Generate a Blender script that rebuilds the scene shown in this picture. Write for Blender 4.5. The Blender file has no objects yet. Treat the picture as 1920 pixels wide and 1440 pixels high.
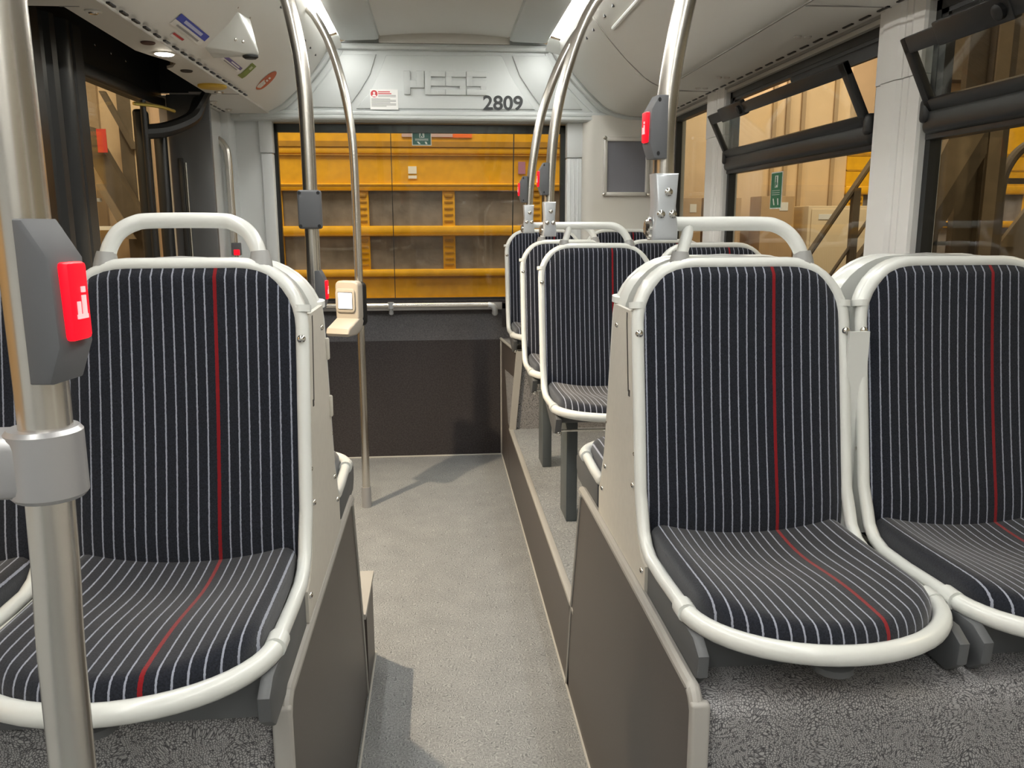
import bpy, bmesh, math, random
from mathutils import Vector, Matrix
random.seed(7)
S = bpy.context.scene
COL = S.collection
pi = math.pi

# ------------------------------------------------------------------ camera
H = 1.33
cam_d = bpy.data.cameras.new('camera'); cam = bpy.data.objects.new('camera', cam_d); COL.objects.link(cam)
p_, y_, r_ = -.191495, .087611, -.002715
fw = Vector((math.sin(y_)*math.cos(p_), math.cos(y_)*math.cos(p_), math.sin(p_)))
rt0 = Vector((math.cos(y_), -math.sin(y_), 0)); up0 = rt0.cross(fw)
rt = rt0*math.cos(r_) + up0*math.sin(r_); up = up0*math.cos(r_) - rt0*math.sin(r_)
cam.matrix_world = Matrix(((rt.x, up.x, -fw.x, 0), (rt.y, up.y, -fw.y, 0), (rt.z, up.z, -fw.z, H), (0, 0, 0, 1)))
cam_d.sensor_fit = 'HORIZONTAL'; cam_d.sensor_width = 36; cam_d.lens = 1554/1920*36
cam_d.clip_start = .02; cam_d.clip_end = 100
S.camera = cam

# ------------------------------------------------------------------ world, colour management, hall lamps, added reflection light
S.view_settings.view_transform = 'Standard'; S.view_settings.look = 'None'
S.view_settings.exposure = 0.9; S.view_settings.gamma = 1; S.view_settings.use_curve_mapping = False
w = bpy.data.worlds.new('world'); S.world = w; w.use_nodes = True
w.node_tree.nodes['Background'].inputs[0].default_value = (1, .80, .52, 1)
w.node_tree.nodes['Background'].inputs[1].default_value = .16

def area(name, loc, target, size, power, color, sy=None):
    l = bpy.data.lights.new(name, 'AREA'); l.energy = power; l.color = color; l.size = size
    if sy: l.shape = 'RECTANGLE'; l.size_y = sy
    o = bpy.data.objects.new(name, l); COL.objects.link(o); o.location = loc
    o.rotation_euler = (Vector(target)-Vector(loc)).to_track_quat('-Z', 'Y').to_euler()
    return o
WARM = (1, .80, .50)
area('hall_lamp_rear', (.2, 6.0, 4.6), (0, 7.4, 1.2), 1.6, 38, (1, .90, .74))
area('hall_lamp_right', (4.0, 6.2, 5.2), (3.8, 9, 1.4), 1.6, 105, (1, .82, .58))
area('hall_lamp_left', (-2.2, 5.6, 4.8), (-3.0, 8, 1.6), 1.2, 62, (1, .84, .60))
area('hall_lamp_side', (4.2, 1.8, 4.2), (1.3, 3.0, 1.2), 1.2, 14, WARM)
area('added_reflection_light', (-3.0, -.5, 4.6), (-5.4, .2, 1.4), 1.2, 120, (1, .72, .42))  # added light, warms the left hall wall so the steel poles reflect it
# soffit downlight over the door (the lit lamp in the photo)
sp = bpy.data.lights.new('door_downlight_beam', 'SPOT'); sp.energy = 74; sp.color = (1, .80, .55)
sp.spot_size = math.radians(108); sp.spot_blend = .55; sp.shadow_soft_size = .02
spo = bpy.data.objects.new('door_downlight_beam', sp); COL.objects.link(spo); spo.location = (-.905, 3.043, 1.875)
spo.rotation_euler = (0, math.radians(-22), 0)

# ------------------------------------------------------------------ materials
def mat(name, col, rough=.5, metal=0, emit=0, ecol=None, noise=0, nscale=60, bump=0, bscale=200, spec=.5, coat=0):
    m = bpy.data.materials.new(name); m.use_nodes = True; nt = m.node_tree; b = nt.nodes['Principled BSDF']
    b.inputs['Base Color'].default_value = (*col, 1); b.inputs['Roughness'].default_value = rough
    b.inputs['Metallic'].default_value = metal; b.inputs['Specular IOR Level'].default_value = spec
    if coat: b.inputs['Coat Weight'].default_value = coat; b.inputs['Coat Roughness'].default_value = .1
    if emit:
        b.inputs['Emission Color'].default_value = (*(ecol or col), 1); b.inputs['Emission Strength'].default_value = emit
    if noise or bump:
        tc = nt.nodes.new('ShaderNodeTexCoord')
        if noise:
            n = nt.nodes.new('ShaderNodeTexNoise'); n.inputs['Scale'].default_value = nscale; n.inputs['Detail'].default_value = 4
            nt.links.new(tc.outputs['Object'], n.inputs['Vector'])
            r = nt.nodes.new('ShaderNodeMapRange'); r.inputs['From Min'].default_value = .3; r.inputs['From Max'].default_value = .7
            r.inputs['To Min'].default_value = 1-noise; r.inputs['To Max'].default_value = 1+noise
            nt.links.new(n.outputs['Fac'], r.inputs['Value'])
            v = nt.nodes.new('ShaderNodeVectorMath'); v.operation = 'SCALE'; v.inputs[0].default_value = col
            nt.links.new(r.outputs[0], v.inputs['Scale']); nt.links.new(v.outputs[0], b.inputs['Base Color'])
        if bump:
            n2 = nt.nodes.new('ShaderNodeTexNoise'); n2.inputs['Scale'].default_value = bscale
            nt.links.new(tc.outputs['Object'], n2.inputs['Vector'])
            bp = nt.nodes.new('ShaderNodeBump'); bp.inputs['Strength'].default_value = bump; bp.inputs['Distance'].default_value = .002
            nt.links.new(n2.outputs['Fac'], bp.inputs['Height']); nt.links.new(bp.outputs[0], b.inputs['Normal'])
    return m

def sock(nt, x):
    return x
def math_node(nt, op, a, b=None, c=None):
    n = nt.nodes.new('ShaderNodeMath'); n.operation = op
    for i, v in enumerate((a, b, c)):
        if v is None: continue
        if isinstance(v, (int, float)): n.inputs[i].default_value = v
        else: nt.links.new(v, n.inputs[i])
    return n.outputs[0]

def fabric():
    m = bpy.data.materials.new('striped_fabric'); m.use_nodes = True; nt = m.node_tree; b = nt.nodes['Principled BSDF']
    b.inputs['Roughness'].default_value = .95; b.inputs['Specular IOR Level'].default_value = .15
    b.inputs['Sheen Weight'].default_value = .35; b.inputs['Sheen Roughness'].default_value = .5
    uv = nt.nodes.new('ShaderNodeUVMap'); uv.uv_map = 'UVMap'
    sx = nt.nodes.new('ShaderNodeSeparateXYZ'); nt.links.new(uv.outputs[0], sx.inputs[0])
    tc = nt.nodes.new('ShaderNodeTexCoord')
    wob = nt.nodes.new('ShaderNodeTexNoise'); wob.inputs['Scale'].default_value = 260; nt.links.new(tc.outputs['Object'], wob.inputs['Vector'])
    u = math_node(nt, 'ADD', sx.outputs[0], math_node(nt, 'MULTIPLY', math_node(nt, 'SUBTRACT', wob.outputs['Fac'], .5), .0016))
    per = .0175; red = .058
    q = math_node(nt, 'DIVIDE', math_node(nt, 'SUBTRACT', u, red), per)
    fr = math_node(nt, 'ABSOLUTE', math_node(nt, 'SUBTRACT', q, math_node(nt, 'ROUND', q)))
    line = math_node(nt, 'LESS_THAN', fr, .072)
    isred = math_node(nt, 'LESS_THAN', math_node(nt, 'ABSOLUTE', q), .17)
    n = nt.nodes.new('ShaderNodeTexNoise'); n.inputs['Scale'].default_value = 420; n.inputs['Detail'].default_value = 3
    nt.links.new(tc.outputs['Object'], n.inputs['Vector'])
    cr = nt.nodes.new('ShaderNodeValToRGB'); e = cr.color_ramp.elements
    e[0].position = .3; e[0].color = (.006, .0075, .012, 1); e[1].position = .75; e[1].color = (.021, .024, .036, 1)
    nt.links.new(n.outputs['Fac'], cr.inputs[0])
    m1 = nt.nodes.new('ShaderNodeMix'); m1.data_type = 'RGBA'
    nt.links.new(line, m1.inputs[0]); nt.links.new(cr.outputs[0], m1.inputs[6]); m1.inputs[7].default_value = (.31, .33, .40, 1)
    m2 = nt.nodes.new('ShaderNodeMix'); m2.data_type = 'RGBA'
    nt.links.new(isred, m2.inputs[0]); nt.links.new(m1.outputs[2], m2.inputs[6]); m2.inputs[7].default_value = (.23, .006, .010, 1)
    nt.links.new(m2.outputs[2], b.inputs['Base Color'])
    bp = nt.nodes.new('ShaderNodeBump'); bp.inputs['Strength'].default_value = .35; bp.inputs['Distance'].default_value = .001
    nt.links.new(n.outputs['Fac'], bp.inputs['Height']); nt.links.new(bp.outputs[0], b.inputs['Normal'])
    return m

def floor_vinyl():
    m = bpy.data.materials.new('floor_vinyl'); m.use_nodes = True; nt = m.node_tree; b = nt.nodes['Principled BSDF']
    b.inputs['Roughness'].default_value = .62
    tc = nt.nodes.new('ShaderNodeTexCoord')
    a = nt.nodes.new('ShaderNodeTexNoise'); a.inputs['Scale'].default_value = 9; a.inputs['Detail'].default_value = 3
    nt.links.new(tc.outputs['Object'], a.inputs['Vector'])
    # short dashes whose direction drifts
    wv = nt.nodes.new('ShaderNodeTexWave'); wv.inputs['Scale'].default_value = 42; wv.inputs['Distortion'].default_value = 26
    wv.inputs['Detail'].default_value = 2.0; wv.inputs['Detail Scale'].default_value = .55
    nt.links.new(tc.outputs['Object'], wv.inputs['Vector'])
    g = nt.nodes.new('ShaderNodeTexNoise'); g.inputs['Scale'].default_value = 170; g.inputs['Detail'].default_value = 3
    nt.links.new(tc.outputs['Object'], g.inputs['Vector'])
    mk = nt.nodes.new('ShaderNodeTexNoise'); mk.inputs['Scale'].default_value = 55; mk.inputs['Detail'].default_value = 2
    nt.links.new(tc.outputs['Object'], mk.inputs['Vector'])
    mr = nt.nodes.new('ShaderNodeMapRange'); mr.inputs['From Min'].default_value = .48; mr.inputs['From Max'].default_value = .60; mr.inputs['To Max'].default_value = .46
    nt.links.new(mk.outputs['Fac'], mr.inputs['Value'])
    s1 = math_node(nt, 'MULTIPLY', math_node(nt, 'SUBTRACT', wv.outputs['Fac'], .5), mr.outputs[0])
    s2 = math_node(nt, 'MULTIPLY', math_node(nt, 'SUBTRACT', g.outputs['Fac'], .5), .95)
    s3 = math_node(nt, 'MULTIPLY', math_node(nt, 'SUBTRACT', a.outputs['Fac'], .5), .25)
    t = math_node(nt, 'ADD', math_node(nt, 'ADD', s1, s2), math_node(nt, 'ADD', s3, .5))
    cr = nt.nodes.new('ShaderNodeValToRGB'); e = cr.color_ramp.elements
    e[0].position = .15; e[0].color = (.118, .127, .133, 1); e[1].position = .85; e[1].color = (.43, .44, .44, 1)
    nt.links.new(t, cr.inputs[0]); nt.links.new(cr.outputs[0], b.inputs['Base Color'])
    return m

def box_vinyl():
    m = bpy.data.materials.new('crackle_vinyl'); m.use_nodes = True; nt = m.node_tree; b = nt.nodes['Principled BSDF']
    b.inputs['Roughness'].default_value = .6
    tc = nt.nodes.new('ShaderNodeTexCoord')
    n = nt.nodes.new('ShaderNodeTexNoise'); n.inputs['Scale'].default_value = 10; nt.links.new(tc.outputs['Object'], n.inputs['Vector'])
    sc = nt.nodes.new('ShaderNodeVectorMath'); sc.operation = 'SCALE'; sc.inputs['Scale'].default_value = .10
    nt.links.new(n.outputs['Color'], sc.inputs[0])
    ad = nt.nodes.new('ShaderNodeVectorMath'); ad.operation = 'ADD'
    nt.links.new(tc.outputs['Object'], ad.inputs[0]); nt.links.new(sc.outputs[0], ad.inputs[1])
    mp = nt.nodes.new('ShaderNodeMapping'); mp.inputs['Scale'].default_value = (1, 1, 1.35); nt.links.new(ad.outputs[0], mp.inputs['Vector'])
    v = nt.nodes.new('ShaderNodeTexVoronoi'); v.feature = 'DISTANCE_TO_EDGE'; v.inputs['Scale'].default_value = 250
    v.inputs['Randomness'].default_value = .6
    nt.links.new(mp.outputs[0], v.inputs['Vector'])
    g = nt.nodes.new('ShaderNodeTexNoise'); g.inputs['Scale'].default_value = 40; nt.links.new(tc.outputs['Object'], g.inputs['Vector'])
    t = math_node(nt, 'MULTIPLY', v.outputs['Distance'], math_node(nt, 'ADD', g.outputs['Fac'], 1.6))
    cr = nt.nodes.new('ShaderNodeValToRGB'); e = cr.color_ramp.elements
    e[0].position = .03; e[0].color = (.040, .040, .045, 1); e[1].position = .42; e[1].color = (.43, .42, .42, 1)
    nt.links.new(t, cr.inputs[0]); nt.links.new(cr.outputs[0], b.inputs['Base Color'])
    return m

def glass(name='window_glass', tint=(.95, .97, .95), k=.6):
    m = bpy.data.materials.new(name); m.use_nodes = True; nt = m.node_tree
    nt.nodes.remove(nt.nodes['Principled BSDF']); out = nt.nodes['Material Output']
    tr = nt.nodes.new('ShaderNodeBsdfTransparent'); tr.inputs[0].default_value = (*tint, 1)
    gl = nt.nodes.new('ShaderNodeBsdfGlossy'); gl.inputs['Roughness'].default_value = .02
    ge = nt.nodes.new('ShaderNodeNewGeometry'); dt = nt.nodes.new('ShaderNodeVectorMath'); dt.operation = 'DOT_PRODUCT'
    nt.links.new(ge.outputs['Incoming'], dt.inputs[0]); nt.links.new(ge.outputs['Normal'], dt.inputs[1])
    om = math_node(nt, 'SUBTRACT', 1.0, math_node(nt, 'ABSOLUTE', dt.outputs['Value']))
    sch = math_node(nt, 'ADD', .04, math_node(nt, 'MULTIPLY', math_node(nt, 'POWER', om, 5.0), .96))   # Schlick reflectance
    mx = nt.nodes.new('ShaderNodeMixShader')
    f = math_node(nt, 'MULTIPLY', sch, k)
    nt.links.new(f, mx.inputs[0]); nt.links.new(tr.outputs[0], mx.inputs[1]); nt.links.new(gl.outputs[0], mx.inputs[2])
    nt.links.new(mx.outputs[0], out.inputs['Surface'])
    return m

FAB = fabric(); FLOOR = floor_vinyl(); BOXV = box_vinyl(); GLASS = glass()
WHITE = mat('white_enamel', (.77, .785, .755), .28, coat=.3)
SHELL = mat('cream_plate', (.66, .63, .56), .42, noise=.03)
WALLM = mat('wall_grey_white', (.70, .725, .73), .5)
PILW = mat('pillar_white', (.80, .79, .765), .45)
HEADM = mat('header_grey_white', (.54, .57, .565), .5)
CEIL = mat('ceiling_grey', (.72, .715, .68), .55)
SOFF = mat('soffit_beige_grey', (.63, .61, .565), .5)
BROWN = mat('brown_laminate', (.085, .071, .064), .42, noise=.08, nscale=320)
CARPET = mat('dark_wall_carpet', (.046, .041, .043), .9, noise=.35, nscale=140, bump=.6, bscale=300)
CARPETU = mat('upper_wall_carpet', (.095, .094, .102), .85, noise=.3, nscale=160, bump=.4, bscale=300)
TRIM = mat('grey_edge_trim', (.42, .405, .375), .45)
BEAD = mat('pale_weld_bead', (.55, .54, .50), .5)
GREYP = mat('grey_plastic', (.125, .130, .138), .55)
MIDG = mat('seat_support_grey', (.115, .12, .125), .5)
POSTG = mat('seat_post_grey', (.10, .115, .12), .45)
BLACK = mat('black_plastic', (.012, .013, .014), .45)
BLACKF = mat('black_frame', (.016, .017, .018), .35)
PILB = mat('black_pillar', (.014, .0155, .0165), .45)
STEEL = mat('brushed_steel', (.72, .69, .64), .27, metal=1)
SILVER = mat('silver_casting', (.56, .59, .62), .32, metal=.35)
CHROME = mat('chrome_screw', (.8, .78, .74), .15, metal=1)
SILP = mat('silver_paint', (.45, .45, .46), .35, metal=.5)
CAPG = mat('grey_handle_foot', (.34, .34, .33), .45)
REDB = mat('red_lens', (.6, .004, .01), .35, emit=.75, ecol=(1, .004, .016), spec=.25)
PINK = mat('red_lens_symbol', (1, .35, .35), .4, emit=.6, ecol=(1, .4, .4))
LIGHT = mat('light_diffuser', (1, 1, .97), .5, emit=20, ecol=(1, .985, .94))
LAMPON = mat('lit_lamp_lens', (1, .95, .8), .4, emit=30, ecol=(1, .92, .75))
VAL = mat('validator_beige', (.40, .37, .325), .4)
SCREEN = mat('validator_screen', (.9, .95, 1), .3, emit=1.4, ecol=(.93, .96, 1))
BOARD = mat('board_grey', (.19, .19, .22), .6)
ALU = mat('aluminium_frame', (.66, .64, .60), .3, metal=.25)
GREEN = mat('sign_green', (.015, .16, .075), .5)
TEAL = mat('sign_back_teal', (.035, .13, .11), .5)
PAPER = mat('white_sticker', (.80, .80, .78), .5)
REDS = mat('sticker_red', (.50, .03, .04), .5)
TXT = mat('grey_print', (.28, .28, .28), .6)
DARKTXT = mat('dark_number', (.030, .034, .036), .5)
BLUES = mat('sticker_blue', (.03, .07, .42), .5)
PURP = mat('sticker_purple', (.12, .10, .30), .5)
GRNS = mat('sticker_olive_green', (.17, .25, .07), .5)
ORNG = mat('sticker_orange', (.55, .13, .06), .5)
YRING = mat('yellow_ring', (.65, .42, .04), .5)
DARKC = mat('dark_disc', (.10, .045, .035), .5)
YEL = mat('yellow_paint', (.70, .365, .010), .4, noise=.10, nscale=14)
YELD = mat('yellow_paint_dark_line', (.40, .20, .012), .5, noise=.15, nscale=20)  # darker, browner yellow for grooves and ledge lines
PLASTIC = mat('clear_wrapped_window', (.21, .185, .175), .12, noise=.30, nscale=6, bump=1.0, bscale=22)
BEIGE = mat('beige_cladding', (.62, .46, .29), .6, noise=.08, nscale=3)
BEIGED = mat('beige_seam', (.36, .26, .16), .7)
CARD = mat('cardboard', (.42, .28, .15), .7, noise=.06, nscale=8)
CAB = mat('pale_cabinet', (.62, .50, .34), .5)
RUST = mat('brown_steel', (.105, .078, .050), .6, noise=.15, nscale=10)
RUSTL = mat('light_brown_steel', (.24, .18, .115), .6, noise=.12, nscale=8)
CONC = mat('hall_concrete', (.16, .14, .12), .8, noise=.15, nscale=4)
SMOKE = glass('smoked_glass', (.16, .16, .16), 1.0)

# ------------------------------------------------------------------ mesh helper
class MB:
    def __init__(s): s.v = []; s.f = []; s.uv = None
    def add(s, vs, fs, uv=None):
        o = len(s.v); s.v += [tuple(v) for v in vs]; s.f += [tuple(i+o for i in f) for f in fs]
        if uv is not None:
            if s.uv is None: s.uv = [(0, 0)]*o
            s.uv += uv
        return s
    def bm(s, b):
        b.verts.ensure_lookup_table(); b.verts.index_update()
        s.add([v.co[:] for v in b.verts], [[v.index for v in f.verts] for f in b.faces]); b.free(); return s
    def box(s, x0, x1, y0, y1, z0, z1, r=0, seg=2, M=None):
        b = bmesh.new(); bmesh.ops.create_cube(b, size=1)
        for v in b.verts: v.co = Vector(((x0+x1)/2+v.co.x*(x1-x0), (y0+y1)/2+v.co.y*(y1-y0), (z0+z1)/2+v.co.z*(z1-z0)))
        if r: bmesh.ops.bevel(b, geom=b.edges[:], offset=r, segments=seg, profile=.5, affect='EDGES')
        if M is not None: b.transform(M)
        return s.bm(b)
    def prism(s, poly, axis, a, b_, r=0, seg=2, M=None):
        def P(p, t): return {'x': (t, p[0], p[1]), 'y': (p[0], t, p[1]), 'z': (p[0], p[1], t)}[axis]
        b = bmesh.new(); n = len(poly)
        lo = [b.verts.new(P(p, a)) for p in poly]; hi = [b.verts.new(P(p, b_)) for p in poly]
        b.faces.new(lo); b.faces.new(hi[::-1])
        for i in range(n): b.faces.new((lo[i], hi[i], hi[(i+1) % n], lo[(i+1) % n]))
        bmesh.ops.recalc_face_normals(b, faces=b.faces[:])
        if r:
            caps = [e for e in b.edges if len({f.index for f in e.link_faces}) and any(len(f.verts) == n for f in e.link_faces)]
            bmesh.ops.bevel(b, geom=caps, offset=r, segments=seg, profile=.5, affect='EDGES')
        if M is not None: b.transform(M)
        return s.bm(b)
    def tube(s, pts, r, n=14, closed=False, caps=True, sy=1.0):
        pts = [Vector(p) for p in pts]; N = len(pts); rs = r if isinstance(r, (list, tuple)) else [r]*N
        tan = []
        for i in range(N):
            a = pts[(i-1) % N] if (closed or i) else pts[i]; c = pts[(i+1) % N] if (closed or i < N-1) else pts[i]
            tan.append((c-a).normalized())
        ref = Vector((0, 0, 1)) if abs(tan[0].z) < .9 else Vector((1, 0, 0))
        nr = (ref-tan[0]*ref.dot(tan[0])).normalized(); frames = []
        for i in range(N):
            nr = (nr-tan[i]*nr.dot(tan[i])).normalized(); frames.append((nr.copy(), tan[i].cross(nr)))
        vs = []; fs = []
        for i in range(N):
            A, B = frames[i]
            for k in range(n):
                t = 2*pi*k/n; vs.append(pts[i]+A*math.cos(t)*rs[i]+B*math.sin(t)*rs[i]*sy)
        for i in range(N if closed else N-1):
            j = (i+1) % N
            for k in range(n): fs.append((i*n+k, i*n+(k+1) % n, j*n+(k+1) % n, j*n+k))
        if caps and not closed:
            fs.append(tuple(range(n))[::-1]); fs.append(tuple((N-1)*n+k for k in range(n)))
        return s.add(vs, fs)
    def cyl(s, a, b, r, n=16): return s.tube([a, b], r, n)
    def lathe(s, prof, M, n=20):
        vs = []; fs = []
        for (r, z) in prof:
            for k in range(n): t = 2*pi*k/n; vs.append(M @ Vector((r*math.cos(t), r*math.sin(t), z)))
        for i in range(len(prof)-1):
            for k in range(n): fs.append((i*n+k, i*n+(k+1) % n, (i+1)*n+(k+1) % n, (i+1)*n+k))
        fs.append(tuple(range(n))[::-1]); fs.append(tuple((len(prof)-1)*n+k for k in range(n)))
        return s.add(vs, fs)
    def quad(s, *p): return s.add(p, [tuple(range(len(p)))])
    def each(s, name, m, parent=None, ang=35):
        n = len(s.v); par = list(range(n))
        def fd(i):
            while par[i] != i: par[i] = par[par[i]]; i = par[i]
            return i
        for f in s.f:
            a = fd(f[0])
            for i in f[1:]: par[fd(i)] = a
        comp = {}
        for f in s.f: comp.setdefault(fd(f[0]), []).append(f)
        out = []
        for fs in comp.values():
            ids = sorted({i for f in fs for i in f}); mp = {i: k for k, i in enumerate(ids)}
            q = MB(); q.v = [s.v[i] for i in ids]; q.f = [tuple(mp[i] for i in f) for f in fs]
            out.append(q.build(name, m, parent, ang=ang))
        return out
    def build(s, name, m, parent=None, smooth=True, ang=35, off=(0, 0, 0)):
        me = bpy.data.meshes.new(name)
        me.from_pydata([Vector(v)-Vector(off) for v in s.v], [], s.f); me.materials.append(m)
        if s.uv is not None:
            L = me.uv_layers.new(name='UVMap')
            for lp in me.loops: L.data[lp.index].uv = s.uv[lp.vertex_index]
        b = bmesh.new(); b.from_mesh(me); bmesh.ops.recalc_face_normals(b, faces=b.faces[:]); b.to_mesh(me); b.free()
        if smooth:
            me.polygons.foreach_set('use_smooth', [True]*len(me.polygons)); me.set_sharp_from_angle(angle=math.radians(ang))
        o = bpy.data.objects.new(name, me); COL.objects.link(o)
        if parent is not None: o.parent = parent
        else: o.location = off
        return o

def spline(P, n=8, closed=False):
    P = [Vector(p) for p in P]; N = len(P); out = []
    for i in range(N if closed else N-1):
        p0 = P[(i-1) % N] if (closed or i) else P[0]*2-P[1]; p1 = P[i]; p2 = P[(i+1) % N]
        p3 = P[(i+2) % N] if (closed or i < N-2) else P[-1]*2-P[-2]
        for k in range(n):
            t = k/n; out.append(.5*((2*p1)+(p2-p0)*t+(2*p0-5*p1+4*p2-p3)*t*t+(3*p1-p0-3*p2+p3)*t**3))
    if not closed: out.append(P[-1])
    return out
def arc(cx, cy, r, a0, a1, n=8, ry=None):
    ry = ry or r
    return [(cx+r*math.cos(math.radians(a0+(a1-a0)*i/n)), cy+ry*math.sin(math.radians(a0+(a1-a0)*i/n))) for i in range(n+1)]
def rrect(x0, x1, y0, y1, r, n=5):
    return arc(x1-r, y1-r, r, 0, 90, n)+arc(x0+r, y1-r, r, 90, 180, n)+arc(x0+r, y0+r, r, 180, 270, n)+arc(x1-r, y0+r, r, 270, 360, n)
def tag(o, label, cat, group=None):
    o['label'] = label; o['category'] = cat
    if group: o['group'] = group
    return o
def thing(name, loc, label, cat, group=None, rz=0):
    o = bpy.data.objects.new(name, None); COL.objects.link(o); o.location = loc; o.rotation_euler = (0, 0, rz)
    o.empty_display_size = .05
    return tag(o, label, cat, group)
def struct(o): o['kind'] = 'structure'; return o
def shift(mb, loc):
    mb.v = [(v[0]-loc[0], v[1]-loc[1], v[2]-loc[2]) for v in mb.v]; return mb
def dome(mb, c, axis, r, h=.35):
    ax = Vector(axis).normalized(); M = Matrix.Translation(Vector(c)) @ ax.to_track_quat('Z', 'Y').to_matrix().to_4x4()
    return mb.lathe([(r, 0), (r*.95, r*h*.5), (r*.7, r*h*.9), (r*.3, r*h*1.1)], M, 14)

# ------------------------------------------------------------------ shell
CX = .056
XR, XL = 1.25, -1.17          # side walls
YB, YN = 4.73, -2.6           # end wall, other end
PROF = [(.585, 2.245), (.63, 2.175), (.685, 2.105), (.765, 2.02), (.85, 1.945), (.905, 1.915), (.975, 1.898), (1.08, 1.893)]

m = MB(); m.box(XL-.05, XR+.05, YN, YB+.05, -.06, 0)
FL = struct(m.build('floor', FLOOR))

m = MB(); m.box(.357, XR, 2.0, 4.17, .0, .28)
RP = struct(m.build('floor_raised', FLOOR))
m = MB(); m.box(.352, .3575, 2.17, 4.17, 0, .27); m.build('side_panel', BROWN, RP)
m = MB(); m.box(.350, .372, 2.10, 4.19, .268, .2825, .003); m.build('edge_trim', TRIM, RP)
m = MB(); m.box(.347, .3525, 1.0, 4.69, 0, .005); m.build('floor_bead', BEAD, RP)

# engine podium under the last row
m = MB()
m.add([(.357, 4.17, .28), (XR, 4.17, .28), (XR, 4.17, .685), (.392, 4.17, .685), (.357, 4.70, .28), (XR, 4.70, .28), (XR, 4.70, .685), (.357, 4.70, .685),
       ], [(0, 1, 2, 3), (3, 2, 6, 7), (4, 5, 6, 7), (0, 3, 7, 4), (1, 5, 6, 2), (0, 1, 5, 4)])
PD = struct(m.build('floor_podium', BOXV, ang=20))
m = MB(); m.add([(.352, 4.17, 0), (.387, 4.17, .68), (.352, 4.69, .68), (.352, 4.69, 0), (.358, 4.17, 0), (.393, 4.17, .68), (.358, 4.69, .68), (.358, 4.69, 0)],
      [(0, 1, 2, 3), (7, 6, 5, 4), (0, 4, 5, 1), (1, 5, 6, 2), (2, 6, 7, 3), (3, 7, 4, 0)]); m.build('side_panel', BROWN, PD)
m = MB()
m.add([(x, y, z) for y in (4.153, 4.172) for x, z in ((.351, .278), (.384, .278), (.424, .69), (.388, .69))], [(0, 1, 2, 3), (7, 6, 5, 4), (0, 4, 5, 1), (1, 5, 6, 2), (2, 6, 7, 3), (3, 7, 4, 0)]); m.tube([(.392, 4.158, .687), (.352, 4.55, .69), (.348, 4.68, .685)], .008, 8)
m.tube([(.350, 4.683, 0), (.350, 4.683, .68)], .006, 8); m.build('edge_trim', TRIM, PD)

# end wall
m = MB(); m.box(XL, .36, 4.685, YB+.03, 0, .68); m.box(XL, XR, 4.71, 4.76, .83, .905); m.box(.357, XR, 4.70, 4.76, .28, .9)
WR = struct(m.build('wall_rear', CARPET))
m = MB(); m.prism([(4.685, .677), (4.722, .85), (4.75, .85), (4.75, .677)], 'x', XL, .40); m.build('carpet_ledge', CARPETU, WR)
m = MB(); m.box(-.95, .72, 4.70, 4.74, .848, .89, .006); m.build('sill_rail', SILP, WR)
m = MB(); m.box(XL, -.90, 4.69, 4.75, .85, 1.92, .004); m.box(-.93, -.87, 4.67, 4.75, .85, 1.70, .006); m.box(-.935, -.866, 4.665, 4.75, 1.703, 1.90, .006)
m.box(XL, -1.06, 4.55, 4.75, 0, 1.9, .01)
m.build('side_lining', WALLM, WR)
m = MB(); m.box(.717, .80, 4.66, 4.75, .85, 1.68, .006); m.box(.715, .803, 4.655, 4.75, 1.683, 1.90, .006)
for i in range(3): m.box(.73+.022*i, .738+.022*i, 4.654, 4.67, .85, 1.68, .002)
m.build('window_side_lining', WALLM, WR)
m = MB(); m.prism([(.795, 4.75)]+arc(.855, 4.655, .055, 180, 270, 6)+[(XR+.02, 4.60), (XR+.02, 4.75)], 'z', .685, 1.90); m.build('board_lining', mat('warm_wall_white', (.66, .64, .59), .5), WR)
m = MB(); m.tube([(-.9, 4.68, .003), (.35, 4.68, .003)], .005, 6); m.build('floor_bead', BEAD, WR)

# end window
m = MB(); x0, x1, z0, z1 = -.872, .718, .895, 1.86
for b in ((x0, x0+.022, z0, z1), (x1-.03, x1, z0, z1), (x0, x1, z0, z0+.022), (x0, x1, z1-.045, z1)): m.box(b[0], b[1], 4.725, 4.755, b[2], b[3])
W1 = struct(m.build('window_1', BLACKF))
m = MB(); m.prism([(4.768, z0+.01), (4.700, z1-.01), (4.703, z1-.01), (4.771, z0+.01)], 'x', x0+.01, x1-.01); m.build('pane', GLASS, W1)
m = MB(); m.box(-.2475, -.2435, 4.740, 4.743, z0, z1)
m.add([(.428, 4.740, 1.85), (.434, 4.740, 1.85), (.418, 4.740, .9), (.412, 4.740, .9)], [(0, 1, 2, 3)]); m.build('black_wire', BLACK, W1)

# header above the end window
YH = 4.62
pr = [(CX+d, z) for d, z in PROF]; pl = [(CX-d, z-.006) for d, z in PROF]
poly = [(XL, 1.905), (XL, 1.865), (XR, 1.865), (XR, 1.893)]+pr[::-1]+[(CX+.50, 2.27), (CX+.335, 2.285), (CX, 2.30), (CX-.335, 2.285), (CX-.50, 2.27)]+pl
m = MB(); m.prism(poly, 'y', YH, 4.78)
HD = struct(m.build('trim_1', HEADM)); HD.name = 'trim_1'
m = MB(); m.tube([(XL+.05, YH-.003, 1.882), (XR-.0, YH-.003, 1.882)], .016, 10, sy=1.0); m.tube([(XL+.05, YH-.003, 1.90), (XR, YH-.003, 1.90)], .016, 10); m.build('lip', HEADM, HD)
def curve_rim(sgn, off, r):
    return [(CX+sgn*(d-off*.75), YH-.004, z-off*.8) for d, z in PROF[:6]]
m = MB()
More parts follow.
